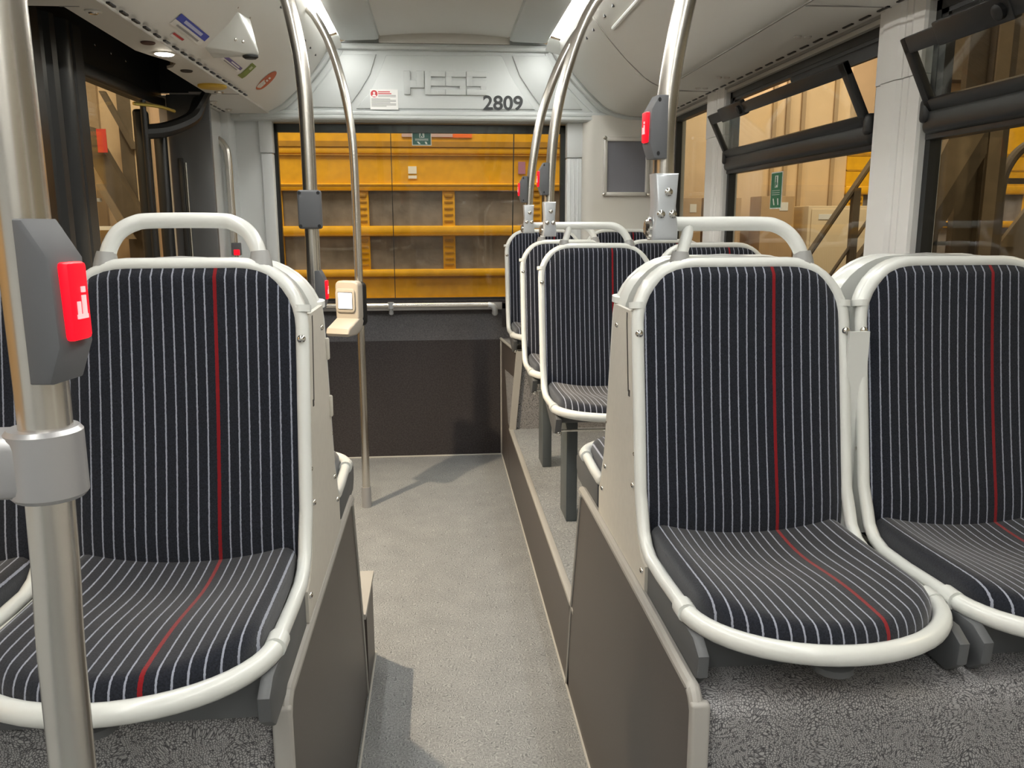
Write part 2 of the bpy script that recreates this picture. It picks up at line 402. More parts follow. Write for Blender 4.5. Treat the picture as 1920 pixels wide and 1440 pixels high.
for s_ in (1, -1):
    m.tube(spline([(CX+s_*(d-.012), YH-.008, z-.004) for d, z in PROF], 4), .018, 8)
    m.tube(spline([(CX+s_*(d-.055), YH-.001, z-.03) for d, z in PROF[:6]], 4), .004, 6)
m.tube([(CX-.55, YH-.01, 2.235), (CX+.55, YH-.01, 2.235)], .018, 8)
m.build('rim', HEADM, HD)
# relief panels
ctr = [(-.250, 2.193), (.354, 2.199)]+[(.40, 2.10), (.455, 2.02), (.533, 1.928)]+[(-.415, 1.925), (-.345, 2.0), (-.295, 2.09)]
lef = [(-.481, 2.195), (-.300, 2.198), (-.335, 2.10), (-.385, 2.02), (-.455, 1.93), (-.70, 1.93), (-.62, 2.02), (-.545, 2.11)]
rig = [(.593, 2.202), (.411, 2.20), (.45, 2.10), (.505, 2.02), (.575, 1.93), (.79, 1.93), (.72, 2.02), (.655, 2.10)]
m = MB()
for pg in (ctr, lef, rig):
    m.prism(pg, 'y', YH-.0095, YH+.01, r=.006)
m.build('relief_panel', HEADM, HD)
# raised lettering
m = MB(); lx, lw, z0, z1 = -.161, .1095, 1.997, 2.116; st = .0285; yl = YH-.022
def bar(a, b, c, d): m.box(lx+a, lx+b, yl, YH-.006, z0+c, z0+d, .002)
hh = z1-z0; gp = .0035
bar(0, .033, 0, hh); bar(.03, .068, .034, .072); bar(.066, lw-gp, .034, hh)
def E_(o):
    bar(o, o+.032, 0, hh); bar(o+.03, o+lw-gp, 0, st); bar(o+.03, o+lw-gp, .044, .044+st); bar(o+.03, o+lw-gp, hh-st, hh)
def S_(o):
    bar(o, o+lw-gp, hh-st, hh); bar(o, o+.032, .044, hh-st+.002); bar(o+.03, o+lw-gp, .044, .044+st)
    bar(o+lw-gp-.032, o+lw-gp, st-.002, .046); bar(o, o+lw-gp, 0, st)
E_(lw); S_(2*lw); S_(3*lw)
m.build('raised_lettering', HEADM, HD)
def text_mesh(txt, size, bold, name, material, parent, M):
    cu = bpy.data.curves.new('t', 'FONT'); cu.body = txt; cu.size = size; cu.offset = bold; cu.extrude = .0006
    o = bpy.data.objects.new('t', cu); COL.objects.link(o); dg = bpy.context.evaluated_depsgraph_get()
    me = bpy.data.meshes.new_from_object(o.evaluated_get(dg)); bpy.data.objects.remove(o); bpy.data.curves.remove(cu)
    me.transform(M); me.materials.clear(); me.materials.append(material); me.name = name
    r = bpy.data.objects.new(name, me); COL.objects.link(r); r.parent = parent; return r, me
FRONT = Matrix.Rotation(pi/2, 4, 'X')
num, me = text_mesh('2809', .103, .0022, 'fleet_number', DARKTXT, HD, FRONT)
xs = [v.co.x for v in me.vertices]; zs = [v.co.z for v in me.vertices]
sx = .212/(max(xs)-min(xs)); sz = .075/(max(zs)-min(zs)); mx_, mz_ = min(xs), min(zs)
for v in me.vertices: v.co = Vector((.255+(v.co.x-mx_)*sx, YH-.0112+v.co.y, 1.9225+(v.co.z-mz_)*sz))

# notice sticker
N = thing('notice_sticker', (-.266, YH-.009, 1.97), 'white notice sticker with a round red emblem left of the raised lettering', 'sticker')
m = MB(); m.box(-.339, -.194, YH-.0115, YH-.0085, 1.921, 2.022); shift(m, N.location).build('sheet', PAPER, N)
m = MB(); m.lathe([(.018, 0), (.018, .0006)], Matrix.Translation((-.318, YH-.0115, 2.0)) @ Matrix.Rotation(pi/2, 4, 'X')); shift(m, N.location).build('red_emblem', REDS, N)
m = MB(); m.lathe([(.006, 0), (.006, .0006)], Matrix.Translation((-.318, YH-.0122, 2.004)) @ Matrix.Rotation(pi/2, 4, 'X')); m.prism(arc(-.318, 1.986, .011, 0, 180, 8), 'y', YH-.0127, YH-.012); shift(m, N.location).build('emblem_figure', PAPER, N)
m = MB()
for i, (zz, a, b) in enumerate(((2.010, -.297, -.235), (2.001, -.297, -.228))): m.box(a, b, YH-.012, YH-.0112, zz-.0025, zz+.0025)
shift(m, N.location).each('red_print', REDS, N)
m = MB()
for i, zz in enumerate((1.992, 1.986, 1.974, 1.968, 1.962, 1.956, 1.950, 1.944, 1.938)):
    m.box(-.297 if i < 2 else -.333, -.205 - .03*(i % 3 == 2) - (.02 if i == 8 else 0), YH-.012, YH-.0112, zz-.0015, zz+.0015)
shift(m, N.location).build('grey_print', TXT, N)

# ceiling
m = MB()
def sweep(pf, y0, y1, mb): # open profile strip
    n = len(pf); mb.add([(x, y0, z) for x, z in pf]+[(x, y1, z) for x, z in pf], [(i, i+1, n+i+1, n+i) for i in range(n-1)])
sweep([(CX+.335*t, 2.30-.018*t*t) for t in [-1+i/8 for i in range(17)]], YN, 4.60, m)
CE = struct(m.build('ceiling', CEIL))
m = MB()
for s_ in (1, -1):
    sweep([(CX+s_*.332, 2.30), (CX+s_*.338, 2.262), (CX+s_*.352, 2.256), (CX+s_*.50, 2.250), (CX+s_*.528, 2.252), (CX+s_*.545, 2.275)], YN, 4.55, m)
    m.add([(CX+s_*.332, 4.55, 2.30), (CX+s_*.338, 4.55, 2.262), (CX+s_*.352, 4.55, 2.256), (CX+s_*.50, 4.55, 2.25), (CX+s_*.545, 4.55, 2.275), (CX+s_*.545, 4.55, 2.31)], [(0, 1, 2, 3, 4, 5)])
m.build('rib', HEADM, CE)
m = MB(); m.prism([(CX-.34, 2.25), (CX+.34, 2.25)]+[(CX+.34*t, 2.302-.02*t*t) for t in (1, .75, .5, .25, 0, -.25, -.5, -.75, -1)], 'y', 4.585, 4.64); m.build('end_arch', SOFF, CE)
m = MB(); sweep([(CX+.60, 2.262)]+[(CX+d, z) for d, z in PROF]+[(XR, 1.893)], YN, YH, m); m.build('cove', CEIL, CE)
m = MB(); sweep([(CX-.60, 2.256)]+[(CX-d, z-.004) for d, z in PROF[:6]]+[(-.87, 1.902)], YN, YH, m); m.build('cove', CEIL, CE)
# left soffit with the door notch
m = MB()
pg = [(-.862, YN), (-.862, YH), (XL, YH), (XL, 3.96), (-1.0, 3.95), (-.985, 3.33), (-.955, 3.30), (-.922, 3.225), (-.935, 3.17), (-.965, 3.08), (-.985, 3.0), (-.972, 2.43), (XL, 2.43), (XL, YN)]
m.prism(pg, 'z', 1.895, 1.905); m.build('soffit', SOFF, CE)
m = MB(); m.box(XL-.1, XR+.1, YN, YB+.1, 2.34, 2.38); m.box(XL-.1, CX-.62, YN, YB, 2.26, 2.34); m.box(CX+.62, XR+.1, YN, YB, 2.26, 2.34); m.build('roof_skin', BLACK, CE)
m = MB()
y = 2.15
while y < 4.35: m.box(1.198, 1.206, y, y+.055, 1.8895, 1.8935); y += .098
y = 2.40
while y < 4.0: m.box(-.852, -.842, y, y+.045, 1.897, 1.902); y += .092
y = 4.08
while y < 4.5: m.box(-1.075, -1.068, y, y+.045, 1.892, 1.8952); y += .08
m.build('vent_slots', BLACK, CE)
m = MB(); m.box(.978, .984, 2.0, 3.46, 1.8955, 1.8985); m.box(1.228, 1.236, 1.0, 4.6, 1.885, 1.8945)
m.tube(spline([(CX+d, 3.70, z-.0005) for d, z in PROF], 3), .0022, 6); m.box(.98, 1.235, 3.698, 3.702, 1.891, 1.894); m.box(.98, 1.235, 2.26, 2.264, 1.891, 1.894)
m.box(-1.0, -.862, 3.93, 3.934, 1.893, 1.896); m.box(-.98, -.93, 2.425, 2.429, 1.8935, 1.8955)
m.build('seam', mat('seam_grey', (.33, .32, .30), .7), CE)
m = MB()
for y in (3.395, 3.557, 3.808, 3.974): m.box(.693, .709, y-.008, y+.008, 2.155, 2.166, M=None)
for y in (4.093, 4.25, 4.421, 3.49): m.box(-.600, -.584, y-.008, y+.008, 2.150, 2.162)
m.build('screw_holes', BLACK, CE)
m = MB(); m.tube([(.732, 3.00, 2.112), (.732, 3.55, 2.112)], .009, 8); m.build('cove_hinge_bar', WHITE, CE)
m = MB(); m.tube([(.84, 3.62, 1.955), (.88, 3.61, 1.925)], .004, 6); m.build('cove_latch', SOFF, CE)

# light strips
for s_, nm in ((1, 'right'), (-1, 'left')):
    T = thing('ceiling_light', (CX+s_*.58, 1.0, 2.26), 'long glowing ceiling light strip on the %s side of the ceiling' % nm, 'light')
    m = MB(); sweep([(CX+s_*.546, 2.272), (CX+s_*.60, 2.256)], YN+.05, 4.47, m); shift(m, T.location).build('diffuser', LIGHT, T)
    m = MB(); m.add([(CX+s_*.53, 4.465, 2.262), (CX+s_*.63, 4.465, 2.238), (CX+s_*.64, 4.60, 2.19), (CX+s_*.53, 4.60, 2.225)], [(0, 1, 2, 3)])
    m.box(min(CX+s_*.6, CX+s_*.615), max(CX+s_*.6, CX+s_*.615), YN, 4.5, 2.238, 2.262); shift(m, T.location).build('end_cap', WHITE, T)

# right wall
m = MB(); m.box(XR, XR+.06, YN, YB+.03, 0, .96); m.box(XR-.012, XR+.06, YN, 4.62, 1.872, 1.895); m.box(XR+.0, XR+.06, 4.43, YB+.03, .96, 1.9)
WRT = struct(m.build('wall_right', SOFF))
def pillar(ya, yb, parent):
    L = yb-ya
    pg = [(XR+.05, ya), (XR-.012, ya), (XR-.02, ya+.02*L), (XR-.023, ya+.22*L), (XR-.017, ya+.235*L), (XR-.023, ya+.25*L), (XR-.023, ya+.36*L), (XR-.017, ya+.375*L), (XR-.023, ya+.39*L), (XR-.03, ya+.46*L), (XR-.03, ya+.82*L), (XR-.02, ya+.84*L), (XR-.022, yb-.02*L), (XR-.01, yb), (XR+.05, yb)]
    m = MB(); m.prism(pg, 'z', .9, 1.70); m.prism([(x-.003 if x < XR else x, y_) for x, y_ in pg], 'z', 1.702, 1.895); m.each('window_pillar', PILW, parent, ang=20)
pillar(2.11, 2.335, WRT); pillar(3.60, 3.83, WRT); pillar(-.05, .15, WRT)
# right windows
def side_window(n, ya, yb, hopper, za=.96, zb=1.875, mask=None):
    m = MB()
    f = .022
    for (a, b, c, d) in ((ya, ya+f, za, zb), (yb-f, yb, za, zb), (ya, yb, za, za+f), (ya, yb, zb-.028, zb)): m.box(XR+.004, XR+.035, a, b, c, d)
    if hopper:
        m.box(XR-.005, XR+.035, ya+.01, yb-.01, 1.535, 1.565, .004)
    W = struct(m.build('window_%d' % n, BLACKF))
    m = MB()
    if hopper: m.box(XR+.022, XR+.026, ya+.01, yb-.01, za+.01, 1.55)
    else: m.box(XR+.022, XR+.026, ya+.01, yb-.01, za+.01, zb-.01)
    m.build('pane', GLASS, W)
    if hopper:
        m = MB(); m.box(XR-.022, XR+.03, ya+.012, yb-.012, 1.548, 1.612, .018, 4); m.build('transom', BLACKF, W)
        m = MB(); f = .03
        # fixed frame of the opening
        for (a, b, c, d) in ((ya+.02, ya+.05, 1.60, 1.855), (yb-.05, yb-.02, 1.60, 1.855), (ya+.02, yb-.02, 1.835, 1.857)): m.box(XR+.006, XR+.03, a, b, c, d)
        m.build('opening_frame', BLACKF, W)
        m = MB(); m.prism([(ya+.02, 1.795), (ya+mask-.03, 1.795), (ya+mask, 1.825), (ya+mask, 1.86), (ya+.02, 1.86)], 'x', XR+.008, XR+.020); m.build('upper_mask', BLACK, W)
        # tilted sash, hinged at the transom and leaning inwards
        top = Vector((XR-.098, 0, 1.775)); bot = Vector((XR-.012, 0, 1.605)); dv = (top-bot); L = dv.length
        M = Matrix.Translation((bot.x, 0, bot.z)) @ Matrix.Rotation(math.atan2(dv.x, dv.z), 4, 'Y')
        a, b = ya+.035, yb-.035
        m = MB()
        m.box(-.010, .010, a, b, L-.040, L, .003, M=M); m.box(-.010, .010, a, b, 0, .030, .003, M=M)
        m.box(-.010, .010, a, a+.032, 0, L, .003, M=M); m.box(-.010, .010, b-.026, b, 0, L, .003, M=M)
        mid = b-.30
        m.box(-.012, .008, mid-.10, mid+.16, L-.046, L+.010, .004, M=M)
        s = m.build('hopper_sash', BLACKF, W)
        m = MB(); m.box(-.002, .002, a+.02, b-.02, .02, L-.02, M=M); m.build('pane', GLASS, s)
        m = MB(); m.lathe([(.017, 0), (.017, .012), (.010, .016)], M @ Matrix.Translation((-.010, mid-.07, L-.020)) @ Matrix.Rotation(-pi/2, 4, 'Y')); m.build('latch', BLACK, s)
        m = MB()
        for yy in (ya+.03, yb-.03): m.box(XR-.03, XR+.012, yy-.018, yy+.018, 1.575, 1.635, .012, 3)
        m.each('hinge', BLACK, W)
    return W
side_window(2, 3.83, 4.43, False)
side_window(3, 2.335, 3.60, True, mask=.66)
side_window(4, .15, 2.11, True, mask=1.9)
side_window(5, YN+.2, -.05, False)

# left wall
m = MB(); m.box(XL-.06, XL, YN, 2.40, 0, .95); m.box(XL-.06, XL, YN, 1.5, 1.75, 1.9); m.box(XL-.06, XL, YN, 0, .95, 1.75); m.box(XL-.06, XL+.07, 3.98, YB, 0, 1.895, .01)
WL = struct(m.build('wall_left', WALLM))
m = MB(); m.box(XL-.035, XL-.02, .0, 1.5, .95, 1.75); struct(m.build('window_6', GLASS))
m = MB(); m.box(XL+.065, XL+.075, 4.0, 4.55, .0, 1.0); m.build('lower_lining', CARPETU, WL)
# entrance door
m = MB()
m.box(-1.30, -1.205, 2.43, 3.96, 1.855, 2.08); m.box(-1.30, -.93, 2.43, 3.96, 2.06, 2.09); m.box(-1.25, -.965, 2.40, 2.43, 1.9, 2.08); m.box(-1.25, -.99, 3.955, 3.985, 1.9, 2.08)
m.box(-.972, -.962, 2.43, 2.98, 1.905, 2.07); m.box(-.985, -.975, 3.34, 3.95, 1.905, 2.07)
D1 = struct(m.build('door_1', BLACK))
m = MB(); m.box(-1.205, -1.185, 3.03, 3.95, 1.828, 1.875, .006); m.build('header_rail', BLACKF, D1)
m = MB()
for y in (2.55, 2.75, 2.95, 3.12, 3.25, 3.4, 3.55): dome(m, (-1.204, y, 1.96), (1, 0, 0), .006)
m.each('bolt', CHROME, D1)
m = MB(); m.box(-1.26, -1.19, 1.5, 2.78, .95, 1.99); m.box(-1.26, -1.19, 2.40, 2.78, 0, .95); m.build('dark_panel', mat('dark_side_panel', (.020, .018, .016), .3), D1)
m = MB(); m.prism([(-1.26, 2.78), (-1.195, 2.78), (-1.19, 2.805), (-1.175, 2.82), (-1.172, 2.85), (-1.19, 2.86), (-1.19, 2.885)]+arc(-1.20, 2.925, .04, -75, 75, 8)+[(-1.185, 2.97), (-1.17, 2.98), (-1.166, 3.035), (-1.26, 3.04)], 'z', 0, 1.97); m.build('front_pillar', PILB, D1, ang=25)
m = MB(); m.box(-1.225, -1.175, 3.62, 3.69, .02, 1.79, .015, 3); m.box(-1.225, -1.175, 3.86, 3.91, .02, 1.74, .015, 3); m.tube([(-1.17, 3.60, .05), (-1.17, 3.60, 1.82)], .012, 10); m.each('leaf_post', BLACKF, D1)
m = MB(); m.box(-1.238, -1.234, 3.04, 3.66, .05, 1.86); m.box(-1.238, -1.234, 3.67, 3.88, .05, 1.86); m.build('pane', GLASS, D1)
m = MB(); m.box(-1.23, -1.18, 3.04, 3.95, .0, .10); m.build('bottom_rail', BLACKF, D1)
m = MB(); m.tube(spline([(-1.19, 3.64, 1.70), (-1.12, 3.72, 1.72), (-1.05, 3.85, 1.78), (-1.03, 3.92, 1.86)], 6), .030, 10); m.tube([(-1.05, 3.85, 1.78), (-1.0, 3.93, 1.90)], .02, 8)
m.build('swing_arm', BLACK, D1)
m = MB(); dome(m, (-1.062, 3.82, 1.775), (.6, -.7, .1), .017); m.build('arm_bolt', CHROME, D1)
m = MB(); m.tube(spline([(-1.19, 3.55, 1.80), (-1.12, 3.63, 1.80), (-1.09, 3.74, 1.795)], 5), .007, 8); m.build('brass_rod', mat('brass', (.7, .55, .15), .35, metal=.7), D1)

# grey door screen beside the door
P = thing('door_screen', (-1.09, 3.96, 0), 'tall grey partition screen standing behind the door at the left wall', 'partition')
m = MB(); m.box(-1.185, -.998, 3.945, 3.972, 0, 1.893, .008); shift(m, P.location).build('panel', mat('screen_grey', (.10, .105, .11), .32), P)
m = MB(); m.box(-1.15, -1.128, 3.938, 3.946, .3, 1.62, .003); shift(m, P.location).build('slot', BLACK, P)
m = MB(); m.tube([(-1.115, 3.938, .3), (-1.115, 3.938, 1.60)], .005, 8); shift(m, P.location).build('rod', CHROME, P)

# opposite end wall (behind the viewer) so the saloon is closed
m = MB(); m.box(XL, XR, YN-.05, YN, 0, 2.3); struct(m.build('wall_front', mat('front_bulkhead', (.6, .6, .58), .6)))

# ------------------------------------------------------------------ seat boxes
def seat_box(name, xin, xout, y0, y1, top, label, right):
    T = thing(name, ((xin+xout)/2, (y0+y1)/2, 0), label, 'podium'); o = T.location
    a, b = (xin+.012, xout) if right else (xout, xin-.012)
    m = MB(); m.box(a, b, y0+.004, y1, 0, top-.012, .035, 5); shift(m, o).build('vinyl_cover', BOXV, T)
    x0, x1 = (xin, xin+.012) if right else (xin-.012, xin)
    pg = [(y0, 0), (y0, top-.012), (y0+.02, top), (y1-.02, top-.004), (y1, top-.02), (y1+.13, .275), (y1+.2, 0)]
    m = MB(); m.prism(pg, 'x', x0, x1); shift(m, o).build('side_panel', BROWN, T)
    xe = xin+(.005 if right else -.005)
    m = MB()
    xa, xb = (xin-.005, xin+.023) if right else (xin-.023, xin+.005)
    m.box(xa, xb, y0-.004, y0+.014, 0, top-.006, .005, 3)
    shift(m, o).build('corner_post', TRIM, T)
    m = MB()
    m.tube(spline([(xe, y0+.004, top-.025), (xe, y0+.025, top+.000), (xe, y0+.08, top+.003), (xe, (y0+y1)/2, top+.003), (xe, y1-.03, top-.001), (xe, y1, top-.018)], 6), .0105, 10)
    m.tube([(xin, y1, top-.018), (xin, y1+.13, .275), (xin, y1+.2, 0)], .005, 6)
    shift(m, o).build('edge_trim', TRIM, T)
    return T
seat_box('seat_box', .352, XR-.01, 1.045, 2.00, .663, 'brown sided seat box with crackled grey front under the right pair of seats', True)
seat_box('seat_box', -.226, XL+.01, 1.095, 2.00, .660, 'brown sided seat box with crackled grey front under the left pair of seats', False)
T = thing('foot_step', (-.7, 2.22, 0), 'low brown foot step behind the left seat box with a pale top', 'step')
m = MB(); m.prism([(XL+.02, 2.02), (-.242, 2.02), (-.242, 2.215), (-.222, 2.215), (-.222, 2.43), (XL+.02, 2.43)], 'z', 0, .262); shift(m, T.location).build('body', BROWN, T)
m = MB(); m.prism([(XL+.02, 2.02), (-.242, 2.02), (-.242, 2.14), (-.217, 2.14), (-.217, 2.435), (XL+.02, 2.435)], 'z', .262, .277); shift(m, T.location).build('cover', TRIM, T)
m = MB(); m.tube([(-.219, 1.0, .003), (-.219, 2.435, .003), (XL+.05, 2.44, .003)], .004, 6); struct(m.build('trim_2', BEAD))

# ------------------------------------------------------------------ seats
HW = .2125; R0 = .0118
def ry(z): return .19*max(z, 0)          # recline
def frame_pts():
    c = HW-R0; top = .512
    half = [(0, top)]+[(.05, top)]+[(c-.11+.11*math.sin(t), top-.11+.11*math.cos(t)) for t in [i*pi/2/9 for i in range(10)]]
    pts = [Vector((x, ry(z), z)) for x, z in half]
    pts += [Vector((c, ry(.25), .25)), Vector((c, ry(.09), .09)), Vector((c, -.003, .05)), Vector((c, -.016, .022)), Vector((c, -.04, .002)), Vector((c, -.075, -.008)), Vector((c, -.15, -.008)), Vector((c, -.23, -.004))]
    pts += [Vector((c*math.cos(t), -.275-.155*math.sin(t), -.003-.004*math.sin(t))) for t in [i*pi/2/12 for i in range(1, 13)]]
    left = [Vector((-p.x, p.y, p.z)) for p in pts[1:-1]][::-1]
    return pts+left
FP = frame_pts()
def back_cushion():
    hw, top, r, bot = .1905, .513, .088, -.012
    zs = [bot+(top-r-bot)*i/16 for i in range(17)]+[top-r+r*math.sin(pi/2*i/9) for i in range(1, 10)]
    us = [math.sin(pi/2*(-1+i/12)) for i in range(25)]
    vs = []; uv = []; fs = []
    for z in zs:
        w = hw if z <= top-r else hw-r+math.sqrt(max(r*r-(z-(top-r))**2, 0))
        for u in us:
            x = w*u
            e = max(1-abs(u)**8, 0)*min(1, (top-z)/.02+.0) if z > top-.02 else 1-abs(u)**8
            dish = .010*(1-(x/hw)**2)*math.sin(pi*min(max((z)/top, 0), 1))
            fy = ry(z)-.004-.016*e+dish + .010*max(0, 1-z/.08)**2
            vs.append((x, fy, z)); uv.append((x, z))
    n = len(us)
    for i in range(len(zs)-1):
        for k in range(n-1): fs.append((i*n+k, i*n+k+1, (i+1)*n+k+1, (i+1)*n+k))
    ring = [(0)*n+k for k in range(n)]+[i*n+n-1 for i in range(1, len(zs))]+[(len(zs)-1)*n+k for k in range(n-2, -1, -1)]+[i*n for i in range(len(zs)-2, 0, -1)]
    o = len(vs)
    for q in ring:
        v = vs[q]; vs.append((v[0], v[1]+.02, v[2])); uv.append(uv[q])
    L = len(ring)
    for i in range(L): fs.append((ring[i], ring[(i+1) % L], o+(i+1) % L, o+i))
    m = MB(); m.add(vs, fs, uv); return m
def seat_cushion():
    hw = .1845; b0 = -.275; fb = .142
    ss = [-.004-.271*i/14 for i in range(15)]+[b0-fb*math.sin(pi/2*i/12) for i in range(1, 13)]
    us = [math.sin(pi/2*(-1+i/12)) for i in range(25)]
    vs = []; uv = []; fs = []
    for s in ss:
        w = hw if s >= b0 else hw*math.sqrt(max(1-((b0-s)/fb)**2, .0))
        w = max(w, .02)
        for u in us:
            x = w*u
            q = (x/hw)
            if s >= b0: d = 1-abs(u)
            else: d = 1-math.sqrt((x/hw)**2+((b0-s)/fb)**2)
            edge = min(max(d, 0)/.16, 1); edge = math.sqrt(max(1-(1-edge)**2, 0))
            z = -.004+.026*edge+.016*q*q*(1-max(0, (b0-s)/fb)**2) - .020*math.exp(-((s+.10)/.13)**2)*(1-q*q) + .004*(1-q*q)
            vs.append((x, s, z)); uv.append((x, s))
    n = len(us)
    for i in range(len(ss)-1):
        for k in range(n-1): fs.append((i*n+k, i*n+k+1, (i+1)*n+k+1, (i+1)*n+k))
    ring = [k for k in range(n)]+[i*n+n-1 for i in range(1, len(ss))]+[(len(ss)-1)*n+k for k in range(n-2, -1, -1)]+[i*n for i in range(len(ss)-2, 0, -1)]
    o = len(vs)
    for q in ring:
        v = vs[q]; vs.append((v[0], v[1], v[2]-.022)); uv.append(uv[q])
    L = len(ring)
    for i in range(L): fs.append((ring[i], ring[(i+1) % L], o+(i+1) % L, o+i))
    m = MB(); m.add(vs, fs, uv); return m
def shell_mb():
    m = MB(); N = 40
    def outline(k, dy):
        hw = (HW-.004)*k; top = .522; r = .115
        pts = [(hw, 0)]+[(hw-r+r*math.cos(t), top-r+r*math.sin(t)) for t in [i*pi/2/9 for i in range(10)]]
        pts += [(-x, z) for x, z in pts[::-1]]
        return [(x, ry(z)+dy, .0+z) for x, z in pts]
    rings = [outline(.985, .002), outline(1.0, .012), outline(.995, .030), outline(.95, .046)]
    n = len(rings[0]); vs = sum(rings, []); fs = []
    for i in range(3):
        for k in range(n-1): fs.append((i*n+k, i*n+k+1, (i+1)*n+k+1, (i+1)*n+k))
    fs.append(tuple(3*n+k for k in range(n))); fs.append(tuple(k for k in range(n))[::-1])
    fs.append((0, n-1, 2*n-1, n)); fs.append((n, 2*n-1, 3*n-1, 2*n)); fs.append((2*n, 3*n-1, 4*n-1, 3*n))
    m.add(vs, fs)
    # pan under the seat
    pan = [(HW-.03, .0), (HW-.03, -.275)]+[((HW-.03)*math.cos(t), -.275-.13*math.sin(t)) for t in [i*pi/16 for i in range(1, 16)]]+[(-HW+.03, -.275), (-HW+.03, .0)]
    m.prism([(x, y) for x, y in pan], 'z', -.026, -.012)
    return m
BC, SC, SH = back_cushion(), seat_cushion(), shell_mb()

def seat(loc, label, base, rz=0, handle=None, side=0, support='box', group=None, gapfill=False, slack=0):
    """loc = crease point at seat height; base = height of what it stands on"""
    T = thing('passenger_seat', (loc[0], loc[1], base), label, 'seat', group, rz)
    dz = loc[2]-base
    def up_(mb): return shift(mb, (0, 0, -dz))
    def cp(mb): q = MB(); q.v = list(mb.v); q.f = list(mb.f); q.uv = list(mb.uv) if mb.uv else None; return up_(q)
    cp(BC).build('back_cushion', FAB, T, ang=60); cp(SC).build('seat_cushion', FAB, T, ang=60)
    cp(SH).build('shell', WHITE, T)
    m = MB(); m.tube(FP, R0, 12, closed=True)
    fr = up_(m).build('frame', WHITE, T, ang=60)
    m = MB(); c = HW-R0
    for s_ in (1, -1):
        z = .435; m.tube([(s_*(c-.001), ry(z)+.002, z-.006), (s_*(c-.001), ry(z)+.004, z+.006)], .0165, 14)
    up_(m).each('collar', WHITE, fr)
    m = MB()
    for s_ in (1, -1): m.tube([(s_*c, -.262, -.003), (s_*c*.998, -.292, -.003)], .0158, 14)
    pts = [p for p in FP if p.y <= -.28]
    m.tube(sorted([Vector(p) for p in pts], key=lambda p: math.atan2(-(p.y+.275), p.x)), .0148, 12)
    up_(m).build('front_sleeve', WHITE, fr, ang=60)
    m = MB()
    for s_ in (1, -1):
        dome(m, (s_*(c+.0), ry(.385)-R0, .385), (0, -1, 0), .0075, .8); dome(m, (s_*(c+R0-.002), ry(.16)+.004, .16), (s_, 0, 0), .0045, .6)
    up_(m).each('rivet', CHROME, fr)
    m = MB(); m.lathe([(.001, -.006), (.045, -.002), (.055, .002), (.03, .006), (.001, .008)], Matrix.Translation((-.005, ry(.515)+.012, .518)) @ Matrix.Diagonal((1.3, .25, 1, 1)), 20); up_(m).build('top_pad', CAPG, T)
    if handle:
        yb = ry(.52)+.012; ht = .586
        m = MB(); f = MB(); ytop = yb+.02
        if handle == 'loop':
            path = [(-.128, yb, .525), (-.122, yb+.004, .545), (-.108, yb+.01, .567), (-.085, yb+.016, .581), (-.055, ytop, ht), (.055, ytop, ht), (.085, yb+.016, .581), (.108, yb+.01, .567), (.122, yb+.004, .545), (.128, yb, .525)]
            m.tube(spline(path, 5), .0135, 14); legs = [-.13, .13]
        else:
            path = [(-.172, ytop, ht), (-.10, ytop, ht), (.045, ytop, ht), (.08, yb+.016, .581), (.104, yb+.01, .565), (.118, yb+.004, .545), (.126, yb, .525)]
            m.tube(spline(path, 5), .0135, 14)
            m.tube([(-.113, yb, .52), (-.098, yb+.012, .565), (-.094, ytop, ht)], .0115, 12); legs = [-.114, .128]
        up_(m).build('handle', WHITE, T, ang=60)
        for x in legs:
            q = MB(); q.tube([(x, yb-.004, .506), (x*1.0, yb, .52), (x*.99, yb+.001, .534)], [.021, .019, .0155], 14); up_(q).build('handle_foot', CAPG, T)
    if side:
        sx_ = side*(HW-.004)
        pg = [(ry(.425)+.004, .425), (ry(.2)+.004, .2), (.012, .06), (-.012, .015), (-.045, -.013), (-.075, -.020), (-.075, -.075), (.36+slack, -.088), (.36+slack, -.01), (.335+slack, .02), (.315+slack, .07), (.295+slack, .15), (.235+slack, .425)]
        m = MB(); m.prism(pg, 'x', sx_-.004, sx_+.004); up_(m).build('side_panel', SHELL, T)
        m = MB(); m.prism([(ry(.42)+.030, .418), (ry(.40)+.034, .40), (ry(.3)+.028, .27), (ry(.3)+.033, .27), (ry(.40)+.039, .40), (ry(.42)+.036, .42)], 'x', sx_-.005, sx_+.005)
        m.box(sx_-.0052, sx_+.0052, ry(.27)+.024, ry(.27)+.034, .262, .274); up_(m).build('panel_slit', mat('slit_dark', (.05, .045, .04), .7), T)
        m = MB()
        for (y, z) in ((.20+slack, .385), (.32+slack, .0), (.29+slack, .06), (.03, .10), (-.055, -.035)): dome(m, (sx_+side*.004, y, z), (side, 0, 0), .006, .7)
        up_(m).each('panel_screw', CHROME, T)
        m = MB()
        for z in (.335, .215) if slack else (): m.box(sx_+side*.002, sx_+side*.010, .27+slack-.11*(z-.2), .283+slack-.11*(z-.2), z-.022, z+.022, .003)
        up_(m).each('edge_clip', SHELL, T)
    if gapfill:
        m = MB(); m.box(HW-.012, HW+.028, .045, .052, -.02, .385); up_(m).build('joint_cover', WHITE, T)
    if support == 'box':
        m = MB()
        for s_ in (1, -1):
            x0 = s_*(HW-.022); x1 = s_*(HW-.004)
            m.prism([(-.078, -.014), (-.345, -.014), (-.375, -.03), (-.372, -.065), (-.345, -.088), (-.078, -.088)], 'x', min(x0, x1), max(x0, x1), r=.004)
        m.box(-HW+.03, HW-.03, -.30, .02, -dz, -.026)
        up_(m).build('support', MIDG, T)
        m = MB(); m.lathe([(.030, 0), (.030, .01), (.02, .016)], Matrix.Translation((-.01, -.385, -.052)), 16); m.tube([(-.01, -.385, -.055), (-.01, -.36, -.03)], .012, 8); up_(m).build('release_knob', MIDG, T)
    else:
